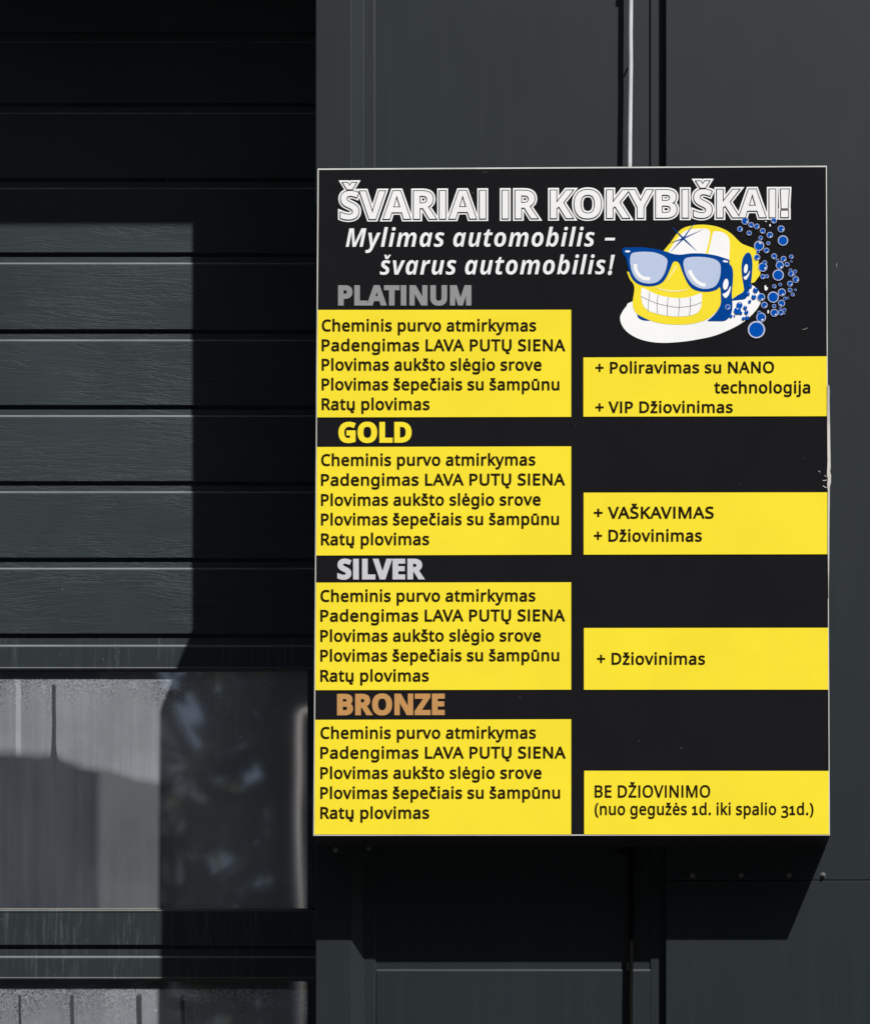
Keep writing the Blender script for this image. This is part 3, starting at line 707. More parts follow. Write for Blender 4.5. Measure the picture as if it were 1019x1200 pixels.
def glint_ledges(o):  # paints the glint onto upward-facing strips
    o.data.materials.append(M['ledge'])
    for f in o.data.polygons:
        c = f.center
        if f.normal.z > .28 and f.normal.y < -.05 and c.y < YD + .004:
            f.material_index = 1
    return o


ribbed_section([-315, -225, -135, -46], 36)
ribbed_section([36.2, 120, 208, 296, 386.2, 475, 564.3, 654], 743)


def window_section(Yg, Yt, Yb, Yend, glass):
    """Yg groove row, Yt/Yb top and bottom of the opening, Yend next groove."""
    XL, XR = xof(-1440, YD), xof(361.3, YD)
    g = 7.6
    back = YD + .045
    m = MB()
    top = [(dd(6), dz(Yg)), (dd(6), dz(Yg + 3.4)), (dd(2.8), dz(Yg + 4.4)), (dd(2.6), dz(Yg + 12.0)), (dd(1.7), dz(Yg + 12.6)), (dd(.9), dz(Yg + 13.4)),
           (dd(.4), dz(Yg + 14.4)), (dd(.1), dz(Yg + 15.4)), (dd(0), dz(Yg + 16.4)), (dd(0), dz(Yt - 3)), (dd(-.5), dz(Yt - 2.2)), (dd(-.5), dz(Yt - .8)), (dd(.5), dz(Yt)), (back, dz(Yt)), (back, dz(Yg))]
    m.extrude_x(top, XD0, XD1)
    bot = [(dd(g - 1.5), dz(Yb)), (dd(.6), dz(Yb + 1.6)), (dd(-.4), dz(Yb + 2.6)), (dd(-.4), dz(Yb + 4.2)), (dd(0), dz(Yb + 4.8)),
           (dd(0), dz(Yend - .8)), (dd(.6), dz(Yend - .1)), (back, dz(Yend - .1)), (back, dz(Yb))]
    m.extrude_x(bot, XD0, XD1)
    m.box(XR, XD1, dd(0), back, dz(Yb) + .0005, dz(Yt) - .0005)
    m.box(XD0, XL, dd(0), back, dz(Yb) + .0005, dz(Yt) - .0005)
    sec = glint_ledges(m.build('window_section', M['rail'], door))
    MB().box(XL, XR, dd(g), dd(g) + .02, dz(Yb) + .0008, dz(Yt) - .0008).build('window_pane', glass, sec)
    s = MB()
    s.extrude_x([(dd(g) - .0004, dz(Yb - 1.4)), (dd(g - 1.4), dz(Yb - 1.0)), (dd(g - 1.6), dz(Yb) + .0003), (dd(g) - .0004, dz(Yb) + .0003)], XL, XR)
    s.build('window_seal', M['bead'], sec)
    MB().box(XR - 1.6 * PX, XR - .0003, dd(g - 1.2), dd(g) - .0004, dz(Yb - 1.6), dz(Yt) - .001).build('window_seal', M['rubber'], sec)
    return sec


YG = dd(7.6)
g1 = mat_glass('fogged_pane', YG, 785, [(-200, 880), (0, 884), (40, 888), (62, 889), (75, 893), (95, 901), (120, 907), (160, 916), (190, 921), (240, 926), (290, 908), (312, 870), (325, 820), (400, 760)],
               [(63.0, 2.3, 892, 3.2)], [(21.5, 3.2, 889)])
g2 = mat_glass('fogged_pane_wet', YG, 1149, [(-200, 1430), (0, 1430), (100, 1430), (190, 1430), (235, 1400), (290, 1300), (340, 1230), (400, 1200)],
               [(23.3, 1.5, 1600, 0), (84.5, 2.2, 1600, 0), (163, 3.2, 1600, 0), (214, 2.5, 1600, 0)], [])
window_section(743.2, 785, 1065, 1108, g1)
window_section(1108.2, 1148.5, 1429, 1472, g2)
ribbed_section([1472.2 + 89.5 * i for i in range(13)], 2640)
MB().box(XD0, XD1, dd(4), YD + .04, .004, dz(2640.4)).build('bottom_seal', M['rubber'], door)

# ------------------------------------------------------------------ lettering
KERN = {'AV': -46, 'VA': -46, 'AU': -6, 'LA': 14, 'TU': -4, 'UT': -4, 'PU': 0, 'TŲ': -4, 'KA': -12, 'KO': -20, 'KY': -22, 'YB': -6, 'VI': 0,
        'VE': -4, 'ER': 0, 'OL': 0, 'ŠV': -14, 'ŠK': 0, 'Ra': -10, 'AR': 0, 'LV': -60, 'ZE': 0, 'LD': 0, 'AT': -50, 'AŠ': -10}


def parse(s):
    a, *cs = s.split('|')
    out = []
    for c in cs:
        toks = c.split(' ')
        pts, ctl = [], {}
        for t in toks:
            q = t[0] == 'q'
            x, y = (float(v) for v in t.lstrip('q').split(','))
            if q:
                ctl[len(pts) - 1] = (x, y)
            else:
                pts.append((x, y))
        poly = []
        n = len(pts)
        for i in range(n):
            p, e = pts[i], pts[(i + 1) % n]
            poly.append(p)
            if i in ctl:
                k = ctl[i]
                for u in (.25, .5, .75):
                    w = 1 - u
                    poly.append((w * w * p[0] + 2 * w * u * k[0] + u * u * e[0], w * w * p[1] + 2 * w * u * k[1] + u * u * e[1]))
        out.append(clean(poly))
    return float(a), out


def clean(poly, eps=1.2):
    out = []
    for p in poly:
        if not out or abs(p[0] - out[-1][0]) + abs(p[1] - out[-1][1]) > eps:
            out.append(p)
    while len(out) > 2 and abs(out[0][0] - out[-1][0]) + abs(out[0][1] - out[-1][1]) <= eps:
        out.pop()
    return out


def area(p):
    return .5 * sum(p[i][0] * p[(i + 1) % len(p)][1] - p[(i + 1) % len(p)][0] * p[i][1] for i in range(len(p)))


def cw(p):
    return p if area(p) < 0 else p[::-1]


def offset(poly, d, limit=2.2):
    """Move a contour to its left by d (outwards for a clockwise outer, inwards for a hole)."""
    if abs(d) < 1e-6:
        return poly
    n, out = len(poly), []
    for i in range(n):
        a, b, c = poly[i - 1], poly[i], poly[(i + 1) % n]
        u = (b[0] - a[0], b[1] - a[1])
        v = (c[0] - b[0], c[1] - b[1])
        lu, lv = math.hypot(*u) or 1, math.hypot(*v) or 1
        nu, nv = (-u[1] / lu, u[0] / lu), (-v[1] / lv, v[0] / lv)
        s = (nu[0] + nv[0], nu[1] + nv[1])
        k = 1 + nu[0] * nv[0] + nu[1] * nv[1]
        if k < .35:
            out.append((b[0] + nu[0] * d * 1.02 + u[0] / lu * abs(d) * .8, b[1] + nu[1] * d * 1.02 + u[1] / lu * abs(d) * .8))
            out.append((b[0] + nv[0] * d * 1.02 - v[0] / lv * abs(d) * .8, b[1] + nv[1] * d * 1.02 - v[1] / lv * abs(d) * .8))
            continue
        out.append((b[0] + s[0] * d / k, b[1] + s[1] * d / k))
    return out


def thick(pts, w):
    """A clockwise ribbon round a centre line."""
    L, R = [], []
    for i, p in enumerate(pts):
        a, b = pts[max(i - 1, 0)], pts[min(i + 1, len(pts) - 1)]
        t = (b[0] - a[0], b[1] - a[1])
        l = math.hypot(*t) or 1
        ww = w[i] if isinstance(w, (list, tuple)) else w
        nx, ny = -t[1] / l * ww / 2, t[0] / l * ww / 2
        L.append((p[0] + nx, p[1] + ny))
        R.append((p[0] - nx, p[1] - ny))
    return L + R[::-1]


def disc(x, y, rx, ry=None, k=28, rot=0.0):
    ry = ry or rx
    c, s = math.cos(rot), math.sin(rot)
    out = []
    for i in range(k):
        a = -2 * math.pi * i / k
        u, v = rx * math.cos(a), ry * math.sin(a)
        out.append((x + u * c - v * s, y + u * s + v * c))
    return out


BASE = {'Š': ('S', 'v'), 'š': ('s', 'v'), 'č': ('c', 'v'), 'ž': ('z', 'v'), 'Ž': ('Z', 'v'), 'ė': ('e', '.'), 'ū': ('u', '-'), 'ų': ('u', ','), 'Ų': ('U', ',')}
CACHE = {}


def raw(style, ch):
    if ch == ' ':
        return 240.0, []
    if style == 'B':
        if ch == 'I':
            return 337.0, [[(92, 0), (92, 714), (243, 714), (243, 0)]]
        if ch == '!':
            return 300.0, [[(66, 225), (44, 714), (252, 714), (228, 225)], [(52, 0), (52, 165), (236, 165), (236, 0)]]
    if style == 'R':
        if ch == 'I':
            return 279.0, [[(93, 0), (93, 714), (185, 714), (185, 0)]]
        if ch == '1':
            return 500.0, [[(70, 0), (70, 76), (212, 76), (212, 440), (100, 385), (62, 455), (226, 540), (304, 540), (304, 76), (430, 76), (430, 0)]]
        if ch == '3':
            a, c = parse(GLYPHS['R3'])
            return a - 30, [[(x, y - 178) for x, y in p] for p in c]
    if style == 'I' and ch == '–':
        return 560.0, [[(90, 225), (112, 335), (530, 335), (508, 225)]]
    if style == 'I' and ch in '!':
        a, c = parse(GLYPHS['R' + ch])
        c = [offset(p, 26) for p in c]
        return a + 20, [[(x + .19 * y - 20, y) for x, y in p] for p in c]
    return parse(GLYPHS[style + ch])


def glyph(style, ch):
    """advance, list of contour groups (outer with its holes)."""
    if (style, ch) in CACHE:
        return CACHE[style, ch]
    b, acc = BASE.get(ch, (ch, None))
    adv, cs = raw(style, b)
    groups = []
    if style == 'R' and b in 'ij':
        cs = [[(x, y + 26) for x, y in c] if min(q[1] for q in c) > 560 else c for c in cs]
    if ch != '%':
        outs = [c for c in cs if area(c) < 0]
        holes = [c for c in cs if area(c) >= 0]
        for o in outs:
            xs = [p[0] for p in o]
            ys = [p[1] for p in o]
            g = [o] + [h for h in holes if min(xs) <= h[0][0] <= max(xs) and min(ys) <= h[0][1] <= max(ys)]
            groups.append(g)
    if acc:
        xs = [p[0] for c in cs for p in c]
        c = (min(xs) + max(xs)) / 2
        up = b.isupper()
        y0 = 765 if up else 592
        bold = style != 'R'
        sh = .2 if style == 'I' else 0
        if acc == 'v':
            k = 1.12 if bold else 1.0
            t, i = (150 * k, 50 * k) if up and bold else (132 * k, 46 * k)
            hh = 168 if bold else 150
            pts = [(c - t, y0 + hh), (c - i * .9, y0 + hh), (c, y0 + hh * .52), (c + i * .9, y0 + hh), (c + t, y0 + hh), (c + i * 1.15, y0), (c - i * 1.15, y0)]
            pts = cw([(x + sh * (y - 250), y) for x, y in pts])
            groups.append([pts])
        elif acc == '.':
            groups.append([disc(c, 692, 56)])
        elif acc == '-':
            groups.append([[(c - 112, 618), (c - 112, 690), (c + 112, 690), (c + 112, 618)]])
        elif acc == ',':
            d = 60 if not up else 20
            groups.append([cw(thick([(c + d + 45, 24), (c + d, -30), (c + d - 22, -90), (c + d + 10, -138), (c + d + 62, -152), (c + d + 120, -140)], [60, 66, 78, 74, 62, 56]))])
    CACHE[style, ch] = (adv, groups)
    return CACHE[style, ch]


# ------------------------------------------------------------------ the sign
TILT = 0.0                  # the face hangs plumb


def S(X, Y, h=0.0):
    """A point of the sign face under photograph pixel X, Y, raised h metres off the face."""
    return W(X, Y, TILT * (979 - Y) / 784 - h)


class Print:
    """Flat prints on the sign face, each a polygon with holes in face coordinates."""
    def __init__(self):
        self.v, self.f, self.k, self.slot = [], [], [], 0

    def add(self, contours, h):
        contours = [c for c in contours if len(c) > 2]
        pts, fcs = [], []
        for c in contours:
            fcs.append(list(range(len(pts), len(pts) + len(c))))
            pts += [Vector((x, y)) for x, y in c]
        edges = [(q[i], q[(i + 1) % len(q)]) for q in fcs for i in range(len(q))]
        vv, ee, ff = delaunay_2d_cdt(pts, edges, [], 0, 1e-4)[:3]
        n = len(self.v)
        self.v += [S(p.x, p.y, h) for p in vv]
        for t in ff:
            a, b, c = (vv[t[i]] for i in (0, 1, 2))
            ar = (b.x - a.x) * (c.y - a.y) - (c.x - a.x) * (b.y - a.y)
            gx, gy = (a.x + b.x + c.x) / 3, (a.y + b.y + c.y) / 3
            wind = 0
            for q in contours:
                for i in range(len(q)):
                    (x0, y0), (x1, y1) = q[i - 1], q[i]
                    if (y0 <= gy) != (y1 <= gy) and x0 + (gy - y0) * (x1 - x0) / (y1 - y0) > gx:
                        wind += 1 if y1 > y0 else -1
            if wind == 0:
                continue
            self.f.append(tuple(n + i for i in (t if ar < 0 else t[::-1])))
            self.k.append(self.slot)
        return self

    def build(self, name, mat, parent, *more):
        o = mesh_obj(name, self.v, self.f, mat, parent)
        for m in more:
            o.data.materials.append(m)
        if more:
            o.data.polygons.foreach_set('material_index', self.k)
        return o


def text(pr, s, style, x0, x1, b0, b1, cap, off=0.0, h=.001, grow=0.0):
    track = {'R': 34, 'I': 26, 'B': 0}[style]
    """Sets s between x0 and x1 on a baseline from b0 to b1; off px of weight are added round the strokes
    (already counted in x0, x1 and cap); grow adds more, not counted."""
    k = (cap - 2 * off) / 714.0
    pen, items, prev = 0.0, [], ''
    for ch in s:
        pen += KERN.get(prev + ch, 0)
        adv, groups = glyph(style, ch)
        items.append((pen, groups))
        pen += adv + track
        prev = ch
    xs = [p + q[0] for p, gs in items for g in gs for q in g[0]]
    lo, hi = min(xs), max(xs)
    kx = (x1 - x0 - 2 * off) / (hi - lo)
    word = 0
    for i, (p, gs) in enumerate(items):
        word += s[i] == ' '
        to = pr[word] if isinstance(pr, list) else pr
        for j, g in enumerate(gs):
            out = []
            for c in g:
                px = [((p + x - lo) * kx + x0 + off, -y * k) for x, y in c]
                # image rows grow downwards: a clockwise outer turns counter-clockwise, so its outside lies to the right
                px = offset([(x, -y) for x, y in px], off + grow)
                px = [(x, (b0 + (b1 - b0) * (x - x0) / (x1 - x0)) - off - y) for x, y in px]
                out.append(clean(px, .02))
            to.add(out, h + (i % 2) * .00012 + j * .00006)
    return pr


def spline(pts, n=5, closed=True):
    out, m = [], len(pts)
    for i in range(m if closed else m - 1):
        if closed:
            p0, p1, p2, p3 = pts[i - 1], pts[i], pts[(i + 1) % m], pts[(i + 2) % m]
        else:
            p0, p1, p2, p3 = pts[max(i - 1, 0)], pts[i], pts[i + 1], pts[min(i + 2, m - 1)]
        for k in range(n):
            t = k / n
            out.append(tuple(.5 * (2 * p1[a] + (p2[a] - p0[a]) * t + (2 * p0[a] - 5 * p1[a] + 4 * p2[a] - p3[a]) * t * t
                                   + (3 * p1[a] - p0[a] - 3 * p2[a] + p3[a]) * t ** 3) for a in (0, 1)))
    if not closed:
        out.append(pts[-1])
    return out


sign = thing('car_wash_sign', 'black and yellow car wash price sign with Lithuanian service lists and smiling emblem', 'sign', W(670, 979, .06))

# corners of the face in photograph pixels
TL, TR, BR, BL = (372.1, 197.2), (968.4, 193.9), (972.0, 979.3), (367.0, 979.6)


def edge_x(side, Y):
    a, b = (TL, BL) if side == 'l' else (TR, BR)
    return a[0] + (b[0] - a[0]) * (Y - a[1]) / (b[1] - a[1])


# case: front set 4 mm behind the face sheet, sides straight back to the wall
def sign_case():
    fr = [S(*TL, -.005), S(*TR, -.005), S(*BR, -.005), S(*BL, -.005)]
    bk = [Vector((v.x, YC - .003, v.z)) for v in fr]
    fc = [(0, 1, 2, 3), (7, 6, 5, 4), (0, 4, 5, 1), (1, 5, 6, 2), (2, 6, 7, 3), (3, 7, 4, 0)]
    o = mesh_obj('case', fr + bk, fc, M['case_dark'], sign)
    bm = bmesh.new()
    bm.from_mesh(o.data)
    bmesh.ops.recalc_face_normals(bm, faces=bm.faces)
    bm.to_mesh(o.data)
    bm.free()


sign_case()


def slab(name, quad, h0, h1, mat, parent, bevel=0.0):
    """A sheet with real thickness over a polygon of face pixels."""
    n = len(quad)
    v = [S(x, y, h1) for x, y in quad] + [S(x, y, h0) for x, y in quad]
    f = [tuple(range(n)), tuple(reversed(range(n, 2 * n)))] + [(i, n + i, n + (i + 1) % n, (i + 1) % n) for i in range(n)]
    m = MB()
    m.v, m.f = [tuple(p) for p in v], f
    return m.build(name, mat, parent, bevel=bevel)


IL, IR = 1.25, 1.0           # visible widths of the white edge
inn = [(TL[0] + IL, TL[1] + 1.6), (TR[0] - IR, TR[1] + 1.6), (BR[0] - IR, BR[1] - 1.3), (BL[0] + IL, BL[1] - 1.3)]
out = [TL, TR, BR, BL]
for i in range(4):
    j = (i + 1) % 4
    slab('edge_trim', [out[i], out[j], inn[j], inn[i]], -.0049, .0004, M['white_plastic'], sign)
face = slab('face_panel', inn, -.0049, 0.0, M['vinyl_black'], sign)

# the split, standing-off edge strip on the right
rag = [(968.9, 451), (971.3, 451.5), (971.9, 458), (971.6, 470), (972.2, 500), (972.4, 520), (972.9, 548), (972.2, 552), (973.4, 557), (973.2, 566), (971.9, 570),
       (971.8, 590), (971.3, 620), (971.2, 655), (970.6, 700), (970.2, 700), (969.6, 640), (969.7, 575), (968.8, 568), (969.6, 561), (968.6, 556), (969.3, 540), (968.9, 500)]
slab('loose_edge_strip', rag, -.003, .0022, M['worn_plastic'], sign)
pr = Print()
for a, b, w in (((963.5, 563), (969.5, 562), .7), ((964, 569), (968, 571.5), .8), ((961.5, 577), (967.5, 582.5), .45), ((966, 557), (969, 559), .6), ((958.5, 551.5), (961, 553), .5),
                ((940, 386), (946, 384), .3)):
    Print().add([thick([a, ((a[0] + b[0]) / 2, (a[1] + b[1]) / 2 + .5), b], w)], .0006).build('scratch', M['worn_plastic'], sign)
rs = random.Random(3)
for _ in range(12):
    x, y, r_ = rs.uniform(378, 962), rs.uniform(202, 970), rs.uniform(.14, .34)
    pr.add([disc(x, y, r_, r_ * rs.uniform(.6, 1.6), 7)], .0021)
pr.build('speck', M['worn_plastic'], sign)['kind'] = 'stuff'

pr = Print()
pr.add([thick([(565.5, 201.8), (571.5, 201.4)], .8)], .0005)
pr.build('scuff', M['case_dark'], sign)

BODY = ['Cheminis purvo atmirkymas', 'Padengimas LAVA PUTŲ SIENA', 'Plovimas aukšto slėgio srove', 'Plovimas šepečiais su šampūnu', 'Ratų plovimas']
WEIGHT = .48
blocks = [
    (363.0, 362.8, 489.0, 488.4, 0.0, [388.1, 411.3, 434.1, 457.2, 480.4], 376.8, [628.0, 662.1, 634.3, 655.2, 503.2]),
    (523.8, 523.0, 651.0, 650.0, -.6, [545.9, 569.2, 592.7, 615.6, 638.9], 376.0, [627.1, 661.8, 633.2, 654.7, 502.7]),
    (682.8, 682.4, 808.9, 808.3, -.5, [705.3, 728.5, 752.1, 775.3, 798.9], 375.2, [627.1, 661.8, 633.4, 655.0, 502.3]),
    (843.7, 843.0, 978.1, 978.1, -.3, [865.9, 889.2, 912.9, 936.3, 959.7], 375.2, [627.7, 662.5, 634.3, 656.0, 502.7]),
]
for t0, t1, u0, u1, tilt, bases, xs, ends in blocks:
    q = [(edge_x('l', t0) + IL, t0), (669.0, t1), (669.0, u1), (edge_x('l', u0) + IL, min(u0, 978.2))]
    p = slab('service_panel', q, 0.0002, .0008, M['vinyl_yellow'], sign)
    for s, b, e in zip(BODY, bases, ends):
        x0 = xs + (.2 if s[0] == 'C' else 0)
        text(Print(), s, 'R', x0, e, b, b + tilt * (e - x0) / 290, 13.9, WEIGHT, .0012).build('lettering', M['ink'], p)

rights = [
    (683.3, 418.8, 417.4, 488.2, 487.6, [('+ Poliravimas su NANO', 697.4, 906.7, 437.5, 437.0, 13.6), ('technologija', 836.5, 949.0, 460.8, 460.7, 13.9), ('+ VIP Džiovinimas', 697.4, 858.3, 483.9, 483.7, 13.6)], WEIGHT),
    (683.6, 577.3, 576.9, 650.0, 649.5, [('+ VAŠKAVIMAS', 695.5, 836.0, 607.8, 607.6, 14.0), ('+ Džiovinimas', 695.5, 822.1, 634.7, 634.6, 14.0)], WEIGHT),
    (683.9, 736.0, 735.7, 808.4, 808.3, [('+ Džiovinimas', 699.2, 825.8, 779.0, 779.0, 14.0)], .45),
    (684.2, 903.4, 903.6, 978.1, 978.1, [('BE DŽIOVINIMO', 696.5, 831.9, 934.8, 934.7, 14.4), ('(nuo gegužės 1d. iki spalio 31d.)', 696.5, 952.8, 955.2, 955.2, 14.0)], .36),
]
for x0, t0, t1, u0, u1, lines, wt in rights:
    q = [(x0, t0), (edge_x('r', t1) - IR, t1), (edge_x('r', u1) - IR, min(u1, 978.2)), (x0, min(u0, 978.2))]
    p = slab('extra_panel', q, 0.0002, .0008, M['vinyl_yellow'], sign)
    for s, a, b, ba, bb, cap in lines:
        text(Print(), s, 'R', a, b, ba, bb, cap, wt, .0012).build('lettering', M['ink'], p)

for s, a, b, ba, bb, cap, off, mt in (('PLATINUM', 396.0, 552.1, 357.9, 357.8, 23.8, 1.0, 'grey_letters'), ('GOLD', 396.4, 482.1, 518.9, 518.7, 24.4, 1.0, 'vinyl_yellow'),
                                      ('SILVER', 395.1, 496.9, 679.2, 679.0, 24.3, 1.0, 'silver_letters'), ('BRONZE', 394.8, 520.9, 838.4, 838.1, 25.2, 1.0, 'bronze_letters')):
    pr = Print()
    text(pr, s, 'B', a, b, ba, bb, cap, off, .0006)
    pr.build('heading', M[mt], sign)

# headline: white outline, dark line, grey-white core
HL = ('ŠVARIAI IR KOKYBIŠKAI!', 'B', 398.9, 923.9, 256.6, 254.2, 32.6)
hw = text([Print() for _ in range(3)], *HL, 0.0, .0006, grow=2.9)
hl = text([Print() for _ in range(3)], *HL, 0.0, .0011, grow=1.0)
hc = text([Print() for _ in range(3)], *HL, 0.0, .0016, grow=0.0)
for a_, l_, c_ in zip(hw, hl, hc):
    hd = a_.build('headline', M['vinyl_bright'], sign)
    l_.build('lettering_outline', M['ink_line'], hd)
    c_.build('lettering', M['vinyl_core'], hd)

text(Print(), 'Mylimas automobilis –', 'I', 405.0, 720.5, 289.0, 288.4, 21.6, -.12, .0006).build('slogan', M['vinyl_white'], sign)
text(Print(), 'švarus automobilis!', 'I', 445.0, 720.2, 321.6, 321.0, 21.8, -.12, .0006).build('slogan', M['vinyl_white'], sign)

# emblem: a smiling face in sunglasses under a cap, with soap bubbles
H0 = .0004
ST = .0001
emb = Print().add([spline([(726.2, 372.9), (728.5, 366), (733.5, 359), (741, 353), (790, 340), (840, 338), (862, 342), (876, 332.6), (881, 334), (886.5, 338), (890.3, 345), (890.8, 354), (885, 364),
                           (873, 375.5), (857, 385), (836, 393.5), (815, 398), (800, 400.2), (780, 401.6), (763, 400.6), (748, 396.8), (736, 390), (729, 382)])], H0).build('emblem', M['vinyl_bright'], sign)


def layer(name, k, mat, *polys, parent=None):
    for c in polys:
        o = Print().add([c], H0 + ST * k).build(name, M[mat], parent or emb)
    return o


layer('chin', 1, 'blue_vinyl', [(746, 366.6), (748.6, 369), (751.3, 370.7), (756, 373), (761.8, 375.6), (757, 375.9), (752.5, 375.2), (748.6, 373.4), (746.7, 371)])
face_pts = [(735.4, 318), (735.7, 322), (738, 327.5), (741.8, 332.5), (743, 338), (742.3, 345), (741, 353), (741.6, 360), (745, 366.5), (751.5, 371), (760, 374.8), (769, 377.8), (780, 379.6), (792, 380.3),
            (804, 380), (815, 378.4), (828, 374), (838, 366), (845, 357.5), (850, 355), (856.5, 351.2), (858, 350.5), (864, 345.8), (871, 341.8), (876, 334), (879.5, 331.6), (883.5, 330.6), (886.8, 326.5), (890.2, 321.5), (890.5, 317.5),
            (888.3, 312), (888.6, 306), (888.8, 300), (887.2, 295.8), (883.5, 291.2), (876, 288.2), (868.5, 285), (862.5, 279.4), (857, 274), (850.5, 269.6), (842, 266), (833, 263.9), (822, 263), (811, 264), (800.5, 267), (793.3, 273), (786, 283),
            (779.5, 291), (776.5, 296), (776, 310), (750, 325)]
layer('head', 2, 'vinyl_yellow', spline(face_pts, 4))
layer('cap_panel', 3, 'vinyl_bright',
      spline([(783.2, 294.5), (786, 290), (790.3, 283.4), (796.5, 275.8), (802, 270.8), (808, 268.6), (816, 267.8), (824.5, 267.6), (829.4, 268.6), (831.6, 271.5), (831.2, 277), (829.4, 286), (827, 296), (826, 300), (800, 303), (786, 300)]),
      spline([(835, 272.6), (837, 271), (840, 270.8), (846, 272), (851, 275), (854, 280), (854.8, 287), (854.2, 297), (853.3, 304), (840, 303), (829.5, 299), (830.2, 294), (832.6, 283)]))
rays = []
cx, cy = 800.3, 279.2
for x, y, w in ((786.5, 265.3, 2.3), (814.2, 259.8, 2.0), (823.6, 268.6, 1.6), (815.6, 293.6, 2.2), (785.4, 294.8, 1.9), (784, 285, 1.6)):
    d = math.hypot(x - cx, y - cy)
    nx, ny = -(y - cy) / d * w / 2, (x - cx) / d * w / 2
    rays.append([(cx + nx, cy + ny), (x + nx * .12, y + ny * .12), (x - nx * .12, y - ny * .12), (cx - nx, cy - ny)])
p = Print()
for i, r_ in enumerate(rays):
    p.add([r_], H0 + ST * 4 + i * .00002)
p.add([disc(cx, cy, 1.7)], H0 + ST * 5)
p.build('sparkle', M['blue_vinyl'], emb)
layer('glasses_arm', 3, 'blue_vinyl',
      spline([(876, 295.7), (872.6, 298), (869.6, 304), (868.4, 314), (869.3, 325), (870.8, 334), (870.9, 341.2), (864, 346), (856.6, 351.6), (866, 351.2), (871.6, 350.4), (874.6, 348), (877.6, 340), (879.5, 332), (880.6, 323), (881.3, 310), (880.6, 302), (878.9, 297.2)], 4))
gl = layer('sunglasses', 5, 'blue_vinyl',
           spline([(729.4, 290.6), (737, 289.8), (748, 289.5), (757, 290), (768, 291.6), (780, 294.5), (788, 297.2), (797, 298.2), (805, 297.2), (812, 296.6), (825, 297), (838, 299), (848, 302), (854.2, 304.6), (854.4, 309), (857.2, 312.4), (858.6, 319),
                   (858.3, 330), (857.2, 343), (857.6, 351), (857.9, 358), (857, 366), (853.3, 372.4), (848, 375.7), (838, 375.9), (829, 375.6), (832, 373), (838.5, 366.4), (844, 356.5), (844.3, 346), (843.4, 336.2), (839, 339.4), (830, 341.6), (820, 341.2), (811, 338),
                   (805.2, 331), (800, 320), (796.2, 309.5), (793.6, 306.4), (791, 305.8), (788, 307.6), (785, 315), (780, 325.6), (774, 332), (764, 335.1), (753, 334.5), (744, 330.3), (738.6, 323), (735.4, 312), (733, 302), (729.6, 297)], 3))
layer('lens', 6, 'lens_vinyl',
      spline([(738, 308), (738.2, 301), (741, 296.2), (752, 294.8), (765, 295.4), (775, 298.6), (781, 303.2), (781.5, 309), (778.4, 320), (772, 328.8), (764, 331.9), (754, 331.4), (746, 327.6), (740.6, 319.5)], 4),
      spline([(800.4, 307.5), (803, 302.6), (812, 300.8), (826, 301.2), (837, 303.6), (842.8, 308), (844.2, 315), (843, 325.5), (839, 333.8), (832, 337.7), (822, 338), (812, 333.6), (805, 325), (801.4, 315)], 4))
layer('lens_shine', 7, 'vinyl_bright',
      thick(spline([(744.1, 309.2), (744.6, 315.5), (748.2, 322), (754, 325.8), (761.4, 326.4)], 4, False), 4.2),
      thick(spline([(807.6, 316.6), (810.6, 323), (815.5, 329), (820.5, 332.6), (826.4, 334)], 4, False), 4.2))
layer('rivet', 6, 'vinyl_bright', disc(735.1, 294.4, 3.1, 1.25), disc(849.6, 306.1, 3.2, 1.15, rot=.2))
layer('arm_shine', 7, 'vinyl_bright',
      disc(850.0, 333.0, 3.1, 6.6, rot=.16), spline([(855.8, 335), (855.4, 340), (853.2, 346), (850, 349), (848.3, 348), (846.3, 344.6), (849, 343.3), (852.5, 340.4)], 4))
layer('arm_shine', 7, 'vinyl_bright',
      disc(873.6, 314.6, 2.2, 5.5, rot=.14), spline([(878.3, 317), (877.4, 321.5), (874.9, 326.6), (872.6, 327.6), (870.9, 324.6), (873.5, 323.2), (876, 320.6)], 4))
layer('teeth', 4, 'vinyl_bright', spline([(752.4, 337.3), (761, 341), (770.7, 345.3), (782.6, 348), (795.6, 349.2), (808.5, 347.7), (821, 343.6), (822, 347), (821.9, 353.5), (820.4, 361.6), (815.3, 367.3), (807.4, 369.7), (794.5, 370.8),
                                          (781.5, 369.9), (769.7, 367.5), (759.5, 364), (753.4, 357.8), (750.9, 348), (751.1, 341)], 4))
tl = [thick(spline([(750.9, 347.2), (760, 351.6), (770.2, 355.6), (782, 358.4), (794.5, 360), (806.4, 358.9), (814, 357.2), (821.8, 354)], 4, False), .5)]
for q in (((761, 341.6), (759.5, 355), (759.1, 363.6)), ((770.8, 345.6), (769.5, 356), (770.1, 367.2)), ((782.6, 348.3), (781.6, 358), (781.7, 369.6)), ((795.5, 349.4), (796, 356), (794.6, 370)), ((808.6, 348.2), (808.7, 358), (807.4, 369))):
    tl.append(thick(spline(list(q), 4, False), .5))
p = Print()
for i, c in enumerate(tl):
    p.add([c], H0 + ST * 5 + i * .00004)
p.build('tooth_line', M['ink_line'], emb)
layer('cheek_line', 3.5, 'cream_vinyl', thick(spline([(766.2, 335.9), (775, 339), (784, 340.8), (791, 341), (799, 340.2), (806.6, 338.6)], 4, False), [.5] * 3 + [1.2] * 3 + [1.7] * 9 + [1.2] * 3 + [.9] * 2 + [.8]),
      thick([(792.4, 311.4), (787, 320), (781, 330)], [2.0, 1.2, .5]))

